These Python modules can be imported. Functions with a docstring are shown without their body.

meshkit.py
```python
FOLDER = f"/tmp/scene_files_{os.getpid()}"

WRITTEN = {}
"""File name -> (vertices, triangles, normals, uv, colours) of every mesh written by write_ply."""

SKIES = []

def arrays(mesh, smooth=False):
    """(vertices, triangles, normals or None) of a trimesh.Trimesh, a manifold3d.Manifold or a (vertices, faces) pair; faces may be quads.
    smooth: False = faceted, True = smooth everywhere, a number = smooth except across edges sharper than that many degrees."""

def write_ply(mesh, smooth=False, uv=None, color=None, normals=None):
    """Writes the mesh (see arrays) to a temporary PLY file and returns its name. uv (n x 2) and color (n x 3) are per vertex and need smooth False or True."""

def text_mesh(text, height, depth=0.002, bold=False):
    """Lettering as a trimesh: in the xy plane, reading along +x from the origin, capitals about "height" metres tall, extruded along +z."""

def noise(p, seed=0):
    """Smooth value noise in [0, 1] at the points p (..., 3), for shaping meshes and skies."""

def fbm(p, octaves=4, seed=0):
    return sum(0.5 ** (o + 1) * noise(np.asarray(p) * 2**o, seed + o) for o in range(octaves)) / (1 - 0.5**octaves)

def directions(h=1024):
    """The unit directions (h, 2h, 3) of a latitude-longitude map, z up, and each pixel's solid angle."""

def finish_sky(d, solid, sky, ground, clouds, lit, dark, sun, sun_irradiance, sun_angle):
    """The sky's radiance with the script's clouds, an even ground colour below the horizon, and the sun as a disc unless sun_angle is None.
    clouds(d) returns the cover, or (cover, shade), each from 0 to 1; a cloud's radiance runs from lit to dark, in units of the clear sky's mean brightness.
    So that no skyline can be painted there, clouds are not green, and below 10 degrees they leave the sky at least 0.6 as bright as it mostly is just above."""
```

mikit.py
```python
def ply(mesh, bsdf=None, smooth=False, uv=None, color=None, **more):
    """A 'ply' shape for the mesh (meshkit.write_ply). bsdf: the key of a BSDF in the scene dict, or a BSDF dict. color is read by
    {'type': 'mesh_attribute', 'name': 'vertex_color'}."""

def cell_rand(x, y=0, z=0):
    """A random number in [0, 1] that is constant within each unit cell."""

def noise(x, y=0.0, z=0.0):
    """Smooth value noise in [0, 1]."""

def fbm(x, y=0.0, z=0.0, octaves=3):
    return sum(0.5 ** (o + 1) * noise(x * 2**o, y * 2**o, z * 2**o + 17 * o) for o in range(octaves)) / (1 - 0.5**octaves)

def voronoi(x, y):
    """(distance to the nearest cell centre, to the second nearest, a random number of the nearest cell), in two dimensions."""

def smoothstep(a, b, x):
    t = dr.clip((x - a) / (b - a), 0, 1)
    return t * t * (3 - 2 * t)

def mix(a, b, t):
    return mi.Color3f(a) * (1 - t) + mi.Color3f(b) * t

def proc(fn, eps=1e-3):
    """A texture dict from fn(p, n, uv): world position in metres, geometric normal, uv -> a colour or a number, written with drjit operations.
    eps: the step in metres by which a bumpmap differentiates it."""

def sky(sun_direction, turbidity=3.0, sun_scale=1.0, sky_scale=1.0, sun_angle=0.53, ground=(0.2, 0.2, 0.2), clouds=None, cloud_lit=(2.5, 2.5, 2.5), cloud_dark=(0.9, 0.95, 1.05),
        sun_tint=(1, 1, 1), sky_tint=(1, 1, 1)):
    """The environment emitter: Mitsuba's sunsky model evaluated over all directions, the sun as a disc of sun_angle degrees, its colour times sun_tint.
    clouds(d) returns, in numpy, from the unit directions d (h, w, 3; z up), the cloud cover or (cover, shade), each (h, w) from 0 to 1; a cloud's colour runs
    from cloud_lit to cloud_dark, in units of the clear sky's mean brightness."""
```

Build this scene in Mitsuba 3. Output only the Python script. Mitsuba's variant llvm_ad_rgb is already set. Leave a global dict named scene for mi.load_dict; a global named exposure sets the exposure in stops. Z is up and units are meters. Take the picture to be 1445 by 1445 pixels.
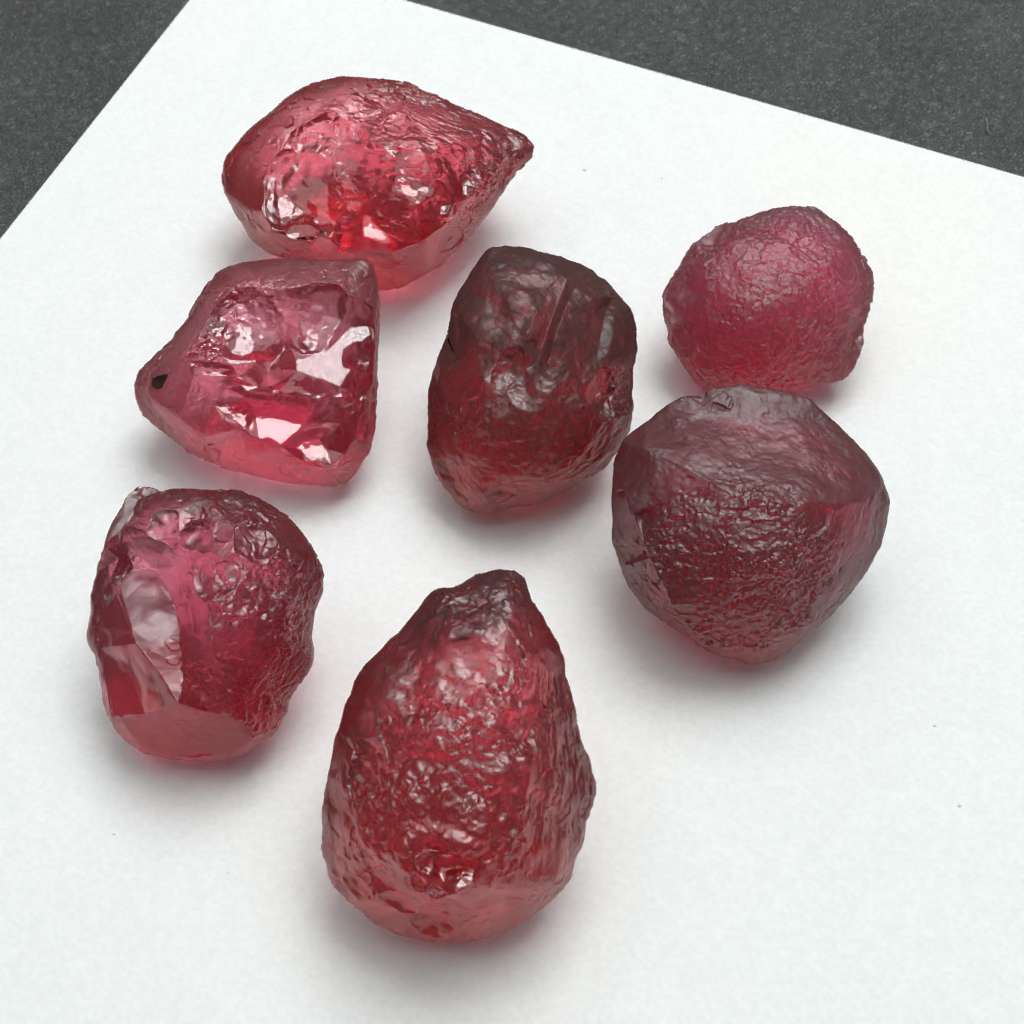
import math, numpy as np, trimesh, scipy.sparse as sp, mitsuba as mi, drjit as dr, mikit, meshkit
from mikit import noise, fbm, mix, smoothstep

T = mi.ScalarTransform4f
scene, labels = {}, {}
exposure = -0.29

# ---------------------------------------------------------------- camera
CAM = [0.0, -0.16536382, 0.2595692]
scene['camera'] = {'type': 'thinlens', 'fov': 36.0, 'fov_axis': 'x', 'near_clip': 0.02, 'far_clip': 20.0,
                   'aperture_radius': 0.0008, 'focus_distance': 0.285,
                   'to_world': T().look_at(origin=CAM, target=[0, 0, 0], up=[0, 0, 1])}

# ---------------------------------------------------------------- light: a big soft window beyond the stones, and added fill for the pale room
def lamp(centre, target, w, h, rgb):
    return {'type': 'rectangle', 'to_world': T().look_at(origin=centre, target=target, up=[0, 0.1, 1]).scale([w / 2, h / 2, 1]),
            'bsdf': {'type': 'diffuse', 'reflectance': {'type': 'rgb', 'value': [0.5, 0.5, 0.5]}},
            'emitter': {'type': 'area', 'radiance': {'type': 'rgb', 'value': rgb}}}
WIN = 10.5
scene['window_light'] = lamp([0.30, 0.62, 1.55], [0, 0, 0], 1.0, 0.85, [0.97 * WIN, 1.0 * WIN, 1.0 * WIN])
labels['window_light'] = {'kind': 'structure'}
scene['ceiling_fill_panel'] = lamp([0.0, 0.9, 2.3], [0, 0.9, 0], 3.6, 3.0, [1.66, 1.72, 1.71])  # added unseen glowing panel, standing in for light bounced off a ceiling
labels['ceiling_fill_panel'] = {'kind': 'structure'}
scene['room_light'] = {'type': 'constant', 'radiance': {'type': 'rgb', 'value': [0.195, 0.20, 0.20]}}

# ---------------------------------------------------------------- the table and the sheet of paper
def leather_cells(p):
    x, y = p.x * 1000, p.y * 1000
    u, w = 0.80 * x + 0.60 * y, -0.60 * x + 0.80 * y          # the grain runs aslant
    u, w = u * 0.8 + 1.1 * noise(x * 0.6, y * 0.6, 1.0), w * 1.25 + 1.1 * noise(x * 0.6, y * 0.6, 11.0)
    d1, d2, r = mikit.voronoi(u, w)
    return dr.clip((d2 - d1) * 2.2, 0, 1), r
def leather_height(p, n, uv):
    c, r = leather_cells(p)
    return (c * (0.6 + 0.5 * r) + 0.25 * noise(p.x * 3600, p.y * 3600, 9.0)) * 0.00042
def leather_colour(p, n, uv):
    x, y = p.x * 1000, p.y * 1000
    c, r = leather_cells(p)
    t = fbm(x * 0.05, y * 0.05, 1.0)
    return mix([0.050, 0.051, 0.052], [0.080, 0.081, 0.081], t) * (0.76 + 0.22 * c + 0.18 * r)  # cell edges darkened in the colour: painted shade in the grain creases
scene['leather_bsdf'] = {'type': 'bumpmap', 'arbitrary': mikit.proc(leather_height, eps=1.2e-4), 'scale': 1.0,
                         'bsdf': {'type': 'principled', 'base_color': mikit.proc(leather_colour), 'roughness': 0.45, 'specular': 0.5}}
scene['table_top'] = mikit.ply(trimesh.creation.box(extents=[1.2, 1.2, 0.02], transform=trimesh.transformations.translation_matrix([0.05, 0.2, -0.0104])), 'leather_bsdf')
labels['table_top'] = {'label': 'dark grey grained leatherette table surface behind the white sheet', 'kind': 'structure'}

def paper_height(p, n, uv):
    x, y = p.x * 1000, p.y * 1000
    return fbm(x * 1.5, y * 1.5, 2.0, octaves=3) * 0.00006
def paper_colour(p, n, uv):
    x, y = p.x * 1000, p.y * 1000
    t = fbm(x * 0.012, y * 0.012, 4.0, octaves=2)
    f = 1 - 0.10 * (fbm(x * 1.3 + 0.3 * y, y * 1.5, 8.0, octaves=3) - 0.3) - 0.02 * fbm(x * 0.25, y * 0.25, 3.0, octaves=2)
    return mix([0.80, 0.825, 0.815], [0.825, 0.825, 0.805], smoothstep(0.35, 0.65, t)) * f
scene['paper_bsdf'] = {'type': 'bumpmap', 'arbitrary': mikit.proc(paper_height, eps=1.5e-4), 'scale': 1.0,
                       'bsdf': {'type': 'diffuse', 'reflectance': mikit.proc(paper_colour)}}
ang = math.atan2(-78.7, 187.1)
sheet = trimesh.creation.box(extents=[0.420, 0.297, 0.0004])
sheet.apply_translation([0.210, -0.1485, -0.0002])
sheet.apply_transform(trimesh.transformations.rotation_matrix(ang, [0, 0, 1]))
sheet.apply_translation([-0.07144, 0.16837, 0])
scene['paper_sheet'] = mikit.ply(sheet, 'paper_bsdf')
labels['paper_sheet'] = {'label': 'plain white sheet of paper lying under the seven red gemstones', 'category': 'paper'}

# ---------------------------------------------------------------- the stones
MEDIA = {   # absorption per metre (r, g, b), a little cloudiness
    'teardrop': ((2, 66, 54), 2), 'fractured': ((3, 58, 44), 2), 'dark': ((10, 105, 92), 4), 'raspberry': ((7, 116, 74), 15),
    'octagon': ((14, 125, 90), 7), 'plum': ((9, 90, 66), 5), 'pitted': ((6, 90, 76), 4)}
for k, (a, s) in MEDIA.items():
    st = [x + s for x in a]
    scene[f'garnet_medium_{k}'] = {'type': 'homogeneous', 'scale': 200.0, 'sigma_t': {'type': 'rgb', 'value': [x / 200 for x in st]}, 'albedo': {'type': 'rgb', 'value': [s / x for x in st]}}
def gem_bsdf(alpha):
    if alpha < 0.02:
        return {'type': 'dielectric', 'int_ior': 1.74, 'ext_ior': 1.0}
    return {'type': 'roughdielectric', 'distribution': 'ggx', 'alpha': alpha, 'int_ior': 1.74, 'ext_ior': 1.0}
for key, a in (('gem_clear', 0.0), ('gem_polished', 0.05), ('gem_satin', 0.11), ('gem_silky', 0.15), ('gem_frosted', 0.19), ('gem_matte', 0.27), ('gem_dull', 0.34)):
    scene[key] = gem_bsdf(a)

def crust(lo, hi, rgb, alpha):
    def weight(p, n, uv):                              # uv.x: how much of the dull skin is left at this spot of the stone
        t = fbm(p.x * 420, p.y * 420, p.z * 420, octaves=4)
        return (lo + (hi - lo) * smoothstep(0.25, 0.75, t)) * smoothstep(0.05, 0.9, uv.x + 0.5 * (t - 0.5))
    return {'type': 'blendbsdf', 'weight': mikit.proc(weight), 'a': gem_bsdf(alpha), 'b': {'type': 'diffuse', 'reflectance': {'type': 'rgb', 'value': rgb}}}
scene['gem_crust'] = crust(0.42, 0.85, [0.062, 0.034, 0.032], 0.17)          # dull weathered skin, dark
scene['gem_dusty'] = crust(0.22, 0.58, [0.140, 0.052, 0.056], 0.19)
scene['gem_pit'] = {'type': 'diffuse', 'reflectance': {'type': 'rgb', 'value': [0.035, 0.018, 0.017]}}   # even dark brown inside the pit          # dull weathered skin, dusty
scene['gem_worn'] = crust(0.15, 0.70, [0.050, 0.028, 0.030], 0.11)

GEMS = {}
GEMS['rough_gemstone'] = dict(medium='teardrop',names=['glossy_hollow'],hard=[41,49,50,51,52,53,54,55,56,57,58,59,60,61,62,63,64,65,66,67,106,107,108,109,110,111,112,113,114,115,116,118,119,120,121,122,123,124,125,126,127,128,129,130,131,132,133,134,135,136,137,138,139],mid=[32,33,34,35,36,37,38,39,40,42,43,44,45,46,47,48],rim=[23,22,21,20,19,18,17,16,15,14,13,12,11,10,9,8,7,6,5,4,3,2,1,0,31,30,29,28,27,26,25,24],
    label='pinkish red teardrop-shaped gemstone with a pointed right tip, farthest from the viewer', skin='gem_satin', gloss='gem_clear', round=5, hardness=0.1, fine_round=3, scoops=[([-42.25, 61.48, 25.32], 15.44, 3.09, [-0.099, -0.448, 0.888], 1), ([-40.95, 71.42, 29.83], 8.23, 1.8, None, 1), ([-34.38, 72.09, 31.2], 7.72, 1.54, None, 1), ([-9.96, 64.49, 26.42], 8.23, 1.54, [0.286, -0.432, 0.855], 1)], chips=[([-17.45, 73.11, 31.57], 22.13, 9, 2.57, 7.72, 0.9)],
    relief=[('wavy', 1.0, 6, None, 'skin'), ('chips', 0.35, 1.8, (1, -0.35, -0.2), 'skin'), ('chips', 0.8, 1.6, (1, -0.35, -0.2), ([-18.38, 71.84, 32.11], 24.7)), ('grain', 0.18, 0.6, None, 'skin'), ('wavy', 0.35, 3.5, None, 'glossy'), ('chips', 0.9, 3.2, None, ([-47.71, 74.01, 29.36], 10.29))],
    v=[(-35.31,89.88,30.06),(-29.32,89.44,29.78),(-23.07,88.78,29.36),(-16.3,86.37,27.83),(-9.53,83.73,26.15),(-2.76,81.31,24.61),(3.49,79.21,23.26),(5.31,77.14,21.95),(4.95,75.17,20.69),(1.14,72.09,18.73),(-2.76,67.26,15.65),(-6.93,62.43,12.58),(-11.62,58.04,9.78),(-14.74,55.4,8.1),(-18.91,53.42,6.84),(-23.07,51.89,5.86),(-27.76,51.23,5.44),(-32.45,51.89,5.86),(-38.7,54.08,7.26),(-44.95,55.84,8.38),(-50.67,57.38,9.36),(-54.84,60.23,11.18),(-58.49,65.06,14.25),(-60.83,69.46,17.05),(-61.19,73.41,19.57),(-60.57,75.38,20.83),(-58.49,77.36,22.09),(-54.84,80.66,24.19),(-51.2,83.51,26.01),(-47.55,86.15,27.69),(-43.9,87.9,28.81),(-39.74,89.31,29.7),(-20.26,57.27,29.32),(-14.96,59.34,28.91),(-15.88,56.43,28.47),(-18.98,54.1,28.49),(-29.85,51.59,24.85),(-24.98,50.57,23.82),(-21.8,49.49,23.07),(-25.88,48.22,23.55),(-29.53,49.39,24.4),(-25.63,65.95,32.8),(-22.84,65.24,32.16),(-23.43,63.65,31.92),(-25.23,63.95,32.3),(-14.3,56.85,25.24),(-11.86,57.69,25.06),(-13.04,54.47,24.59),(-14.51,54.58,24.83),(-43.94,62.89,28.73),(-41.38,68.05,28.36),(-37.45,74.75,32.02),(-34.34,71.46,31.14),(-17.14,64.76,32.98),(-11.83,62.94,29.37),(-9.42,60.23,25.21),(-11.9,56.05,22.55),(-17.19,50.59,22.73),(-24.07,48.1,21.15),(-34.01,49.21,20.63),(-38.14,51.18,24.94),(-45.13,52.31,24.43),(-49.38,55.81,24.22),(-48.31,52.96,23.02),(-41.7,51.27,23.77),(-35.87,52.25,23.79),(-35.11,49.49,19.59),(-34.12,52.83,21.72),(-47.74,74.59,29.48),(-41.98,80.81,31),(-34.23,79.22,31.82),(-27.9,82.88,31.1),(-21.44,74.78,32.65),(-15.07,75.86,30.29),(-9.48,71.38,29.87),(1.02,73.79,24.08),(-5.05,74.84,27.2),(-3.53,68.55,24.41),(-47.13,63.58,27.35),(-52.77,69.08,25.97),(-30.41,68.05,28.36),(-9.97,65.11,26.49),(-41.58,53.12,17.02),(-50.26,55.94,17.6),(-17.59,50.85,14.36),(-26.55,50.17,15.14),(-55.55,62.54,19.97),(-8.54,61.45,21.11),(-12.5,56.15,19.56),(-37.57,72.14,29.13),(0,71.58,22.07),(-6.6,62.27,17.35),(-30.95,50.78,10.65),(-21.88,51.46,9.86),(-54.46,75.93,25.45),(-40.45,64.22,25.31),(-32.46,65.48,26.11),(-23.92,58.24,30.04),(-36.04,56.64,24.76),(-34.4,55.44,20.33),(-29.97,54.73,25.37),(-22.94,50.83,25.32),(-31.31,60.6,24.83),(-27.15,63.31,29),(-39.76,58.92,23.77),(-23.84,48.85,23.31),(-39.42,71.4,30.19),(-21.38,65.36,32.89),(-10.66,58.14,23.88),(-14.56,53.31,22.63),(-20.63,49.35,21.94),(-29.04,48.66,20.89),(-36.08,50.21,22.79),(-41.63,51.75,24.69),(-46.66,59.35,26.48),(-45,52.11,23.4),(-38.78,51.76,23.78),(-23.39,50.03,23.45),(-34.62,51.16,20.65),(-13.24,54.68,22.59),(-26.55,48.38,21.02),(-37.33,52,23.78),(-35.05,49.71,21.71),(-37.11,50.7,23.87),(-34.87,50.33,20.12),(-38.06,51.88,23.78),(-34.53,49.46,21.17),(-37.63,50.94,24.4),(-34.74,50.75,20.39),(-37.88,51.06,24.67),(-37.69,51.94,23.78),(-34.79,49.59,21.44),(-34.8,50.54,20.26),(-37.87,51.91,23.78),(-34.66,49.53,21.31),(-37.96,51.9,23.78),(-38.01,51.12,24.8),(-34.83,50.43,20.19),(-38.01,51.89,23.78),(-34.82,50.49,20.22),(-30.95,94.45,20.52),(-46.7,90.42,15.42),(-41.45,91.32,14.58),(-34.71,93.58,14.05),(-27.42,93.07,14.46),(-21.23,91.34,15.78),(-14.24,89.36,17.01),(-54.48,84.55,15.59),(-48.66,87.74,12.97),(-42.9,90.84,11.07),(-36.84,89.87,11.15),(-30.42,89.55,9.55),(-24,90.62,10.38),(-18.84,90.37,10.5),(-12.7,87.98,11.51),(-3.69,86.17,14.18),(-57.31,79.78,12.16),(-52.79,82.97,7.64),(-45.99,84.96,6.17),(-41.12,85.21,6.73),(-34.99,84.67,6.44),(-29.06,86.41,5.72),(-22.19,85.61,4.93),(-15.87,86.97,5.67),(-9.07,82.97,8.31),(-2.59,81.56,12.31),(-55.75,76.44,7.87),(-49.83,79.14,6.78),(-43.52,81.89,4.47),(-37.08,82.43,2.46),(-31.65,82.63,2.72),(-23.39,81.36,4.74),(-18.98,81.39,4.22),(-12.06,80.23,6.29),(-52.79,71.38,4.61),(-47.85,75.3,3.15),(-39.15,77.16,0.56),(-32.91,76.46,0.59),(-27.36,76.68,0.41),(-22.12,75.51,1.34),(-14.14,71.88,4.26),(-42.47,68.58,0.85),(-36.2,67.92,0.34),(-30.49,72.09,-1.74),(-22.95,68.3,0.2),(-16.74,68.08,2.64),(-33.01,64.1,-0.53),(-26.75,63.59,-0.84)],
    f=[(86,23,22),(21,62,22),(86,22,62),(41,72,71),(3,2,72),(71,72,2),(56,88,11),(93,110,58),(21,83,62),(21,20,83),(20,115,83),(41,107,72),(3,72,73),(71,2,1),(0,70,1),(71,1,70),(90,8,75),(7,6,75),(7,75,8),(93,15,14),(11,88,12),(88,109,12),(61,114,62),(86,62,114),(106,68,50),(61,62,63),(62,83,63),(61,63,115),(115,63,83),(72,107,53),(72,53,73),(54,74,53),(73,53,74),(0,31,70),(70,51,52),(41,52,80),(41,71,52),(71,70,52),(56,119,88),(88,119,109),(13,84,14),(93,84,110),(93,14,84),(56,11,91),(56,108,46),(56,91,108),(87,108,91),(46,108,55),(87,55,108),(106,51,69),(106,69,68),(70,69,51),(70,31,69),(86,114,78),(82,19,18),(20,19,115),(115,19,82),(115,82,64),(61,104,114),(37,101,100),(107,43,53),(32,53,43),(6,5,75),(90,75,77),(106,89,51),(51,89,52),(106,50,89),(50,96,89),(80,89,96),(80,52,89),(28,68,29),(68,69,29),(68,79,78),(86,78,79),(24,23,79),(86,79,23),(18,17,92),(16,92,17),(102,100,97),(32,43,97),(100,101,97),(82,116,64),(99,65,67),(112,67,65),(102,98,100),(99,100,98),(102,96,98),(99,98,65),(60,98,104),(50,68,49),(68,78,49),(114,49,78),(54,33,55),(46,55,33),(54,53,33),(46,33,45),(34,45,33),(32,33,53),(32,34,33),(110,84,57),(109,57,12),(13,12,57),(13,57,84),(32,35,34),(32,97,35),(101,35,97),(101,57,35),(34,35,45),(37,105,117),(37,117,101),(41,42,107),(107,42,43),(43,103,97),(80,96,103),(102,103,96),(102,97,103),(3,73,4),(73,74,4),(54,81,74),(74,81,77),(54,55,81),(55,77,81),(74,77,76),(74,76,4),(5,4,76),(75,5,76),(75,76,77),(90,77,9),(90,9,8),(87,91,10),(87,10,55),(55,10,77),(77,10,9),(11,10,91),(31,30,69),(69,30,29),(24,79,25),(68,94,79),(99,36,100),(99,67,36),(40,36,67),(37,100,36),(37,36,40),(59,126,124),(18,92,66),(59,66,92),(59,124,66),(82,18,66),(82,66,112),(59,111,40),(59,92,111),(112,65,123),(82,112,123),(82,123,116),(64,116,113),(61,113,104),(60,104,113),(60,113,116),(61,115,113),(115,64,113),(112,118,67),(59,40,118),(40,67,118),(96,95,98),(104,98,95),(50,95,96),(50,49,95),(114,104,95),(114,95,49),(56,47,119),(56,46,47),(46,45,47),(110,57,38),(101,38,57),(101,117,38),(105,38,117),(110,38,58),(58,38,105),(109,48,57),(57,48,35),(45,35,48),(45,48,47),(109,119,48),(119,47,48),(43,44,103),(41,44,42),(43,42,44),(41,80,44),(80,103,44),(28,27,68),(68,27,94),(79,26,25),(79,94,26),(94,27,26),(126,139,137),(126,137,124),(92,85,111),(16,85,92),(93,58,85),(16,15,85),(93,85,15),(58,105,39),(37,39,105),(37,40,39),(40,111,39),(116,123,127),(112,122,118),(112,66,122),(124,122,66),(111,85,120),(111,120,39),(58,120,85),(58,39,120),(116,127,125),(65,121,123),(123,121,127),(60,121,98),(65,98,121),(118,122,128),(59,128,126),(59,118,128),(124,137,131),(124,131,122),(134,131,139),(139,131,137),(122,131,128),(60,116,136),(116,125,136),(127,121,130),(60,130,121),(60,136,130),(126,128,132),(134,139,132),(126,132,139),(134,132,131),(128,131,132),(127,130,133),(136,133,130),(127,133,135),(136,135,133),(127,129,125),(127,135,129),(136,138,135),(135,138,129),(125,138,136),(125,129,138),(156,23,24),(25,156,24),(25,26,156),(26,147,156),(174,20,21),(174,175,20),(22,174,21),(173,11,180),(11,173,10),(8,6,7),(165,6,8),(175,19,20),(184,185,13),(14,184,13),(187,15,16),(187,14,15),(14,187,184),(140,143,0),(27,147,26),(166,174,22),(166,23,156),(23,166,22),(163,153,154),(169,170,177),(162,153,163),(153,162,152),(173,172,163),(172,162,163),(162,172,171),(172,173,180),(164,163,154),(164,173,163),(173,164,10),(164,165,10),(4,155,154),(155,4,5),(155,164,154),(164,155,165),(6,155,5),(155,6,165),(165,9,10),(9,165,8),(176,169,177),(182,176,177),(181,182,18),(19,181,18),(181,176,182),(181,19,175),(176,181,175),(185,12,13),(11,12,180),(12,185,180),(183,182,177),(187,183,184),(143,31,0),(142,31,143),(29,30,141),(30,142,141),(30,31,142),(1,140,0),(140,1,2),(144,140,2),(144,152,151),(143,144,151),(140,144,143),(174,167,175),(166,167,174),(160,170,169),(159,160,169),(170,161,171),(161,162,171),(161,160,151),(160,161,170),(152,161,151),(162,161,152),(179,185,184),(172,179,171),(185,179,180),(179,172,180),(183,186,182),(186,183,187),(182,186,18),(186,17,18),(186,187,16),(17,186,16),(27,28,147),(28,148,147),(148,28,141),(28,29,141),(159,168,158),(168,176,175),(176,168,169),(168,159,169),(167,168,175),(168,167,158),(157,166,156),(157,167,166),(147,157,156),(148,157,147),(157,148,158),(167,157,158),(146,3,4),(146,4,154),(153,146,154),(145,153,152),(144,145,152),(145,146,153),(146,145,3),(145,144,2),(3,145,2),(142,149,141),(149,148,141),(148,149,158),(149,159,158),(183,178,184),(178,179,184),(178,183,177),(170,178,177),(178,170,171),(179,178,171),(150,160,159),(149,150,159),(150,143,151),(160,150,151),(150,142,143),(150,149,142)],
    tag=[(22,0),(35,0),(44,0),(47,0),(58,0),(59,0),(60,0),(61,0),(64,0),(65,0),(66,0),(67,0),(68,0),(69,0),(78,0),(79,0),(80,0),(82,0),(83,0),(84,0),(85,0),(86,0),(87,0),(88,0),(92,0),(93,0),(94,0),(95,0),(96,0),(97,0),(98,0),(103,0),(104,0),(105,0),(106,0),(107,0),(108,0),(109,0),(110,0),(111,0),(112,0),(113,0),(114,0),(115,0),(138,0),(139,0),(140,0),(141,0),(142,0),(149,0),(151,0),(155,0),(156,0),(160,0),(161,0),(162,0),(163,0),(164,0),(165,0),(166,0),(167,0),(168,0),(169,0),(170,0),(171,0),(172,0),(173,0),(174,0),(175,0),(176,0),(177,0),(178,0),(179,0),(180,0),(181,0),(182,0),(183,0),(184,0),(185,0),(186,0),(187,0),(188,0),(201,0),(202,0),(203,0),(204,0),(206,0),(210,0),(212,0),(214,0),(215,0),(216,0),(217,0),(218,0),(219,0),(220,0),(223,0),(225,0),(228,0),(229,0),(230,0),(231,0),(232,0),(233,0),(234,0),(235,0),(236,0),(237,0),(238,0),(239,0),(240,0),(241,0),(242,0),(243,0),(244,0),(245,0)])
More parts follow.
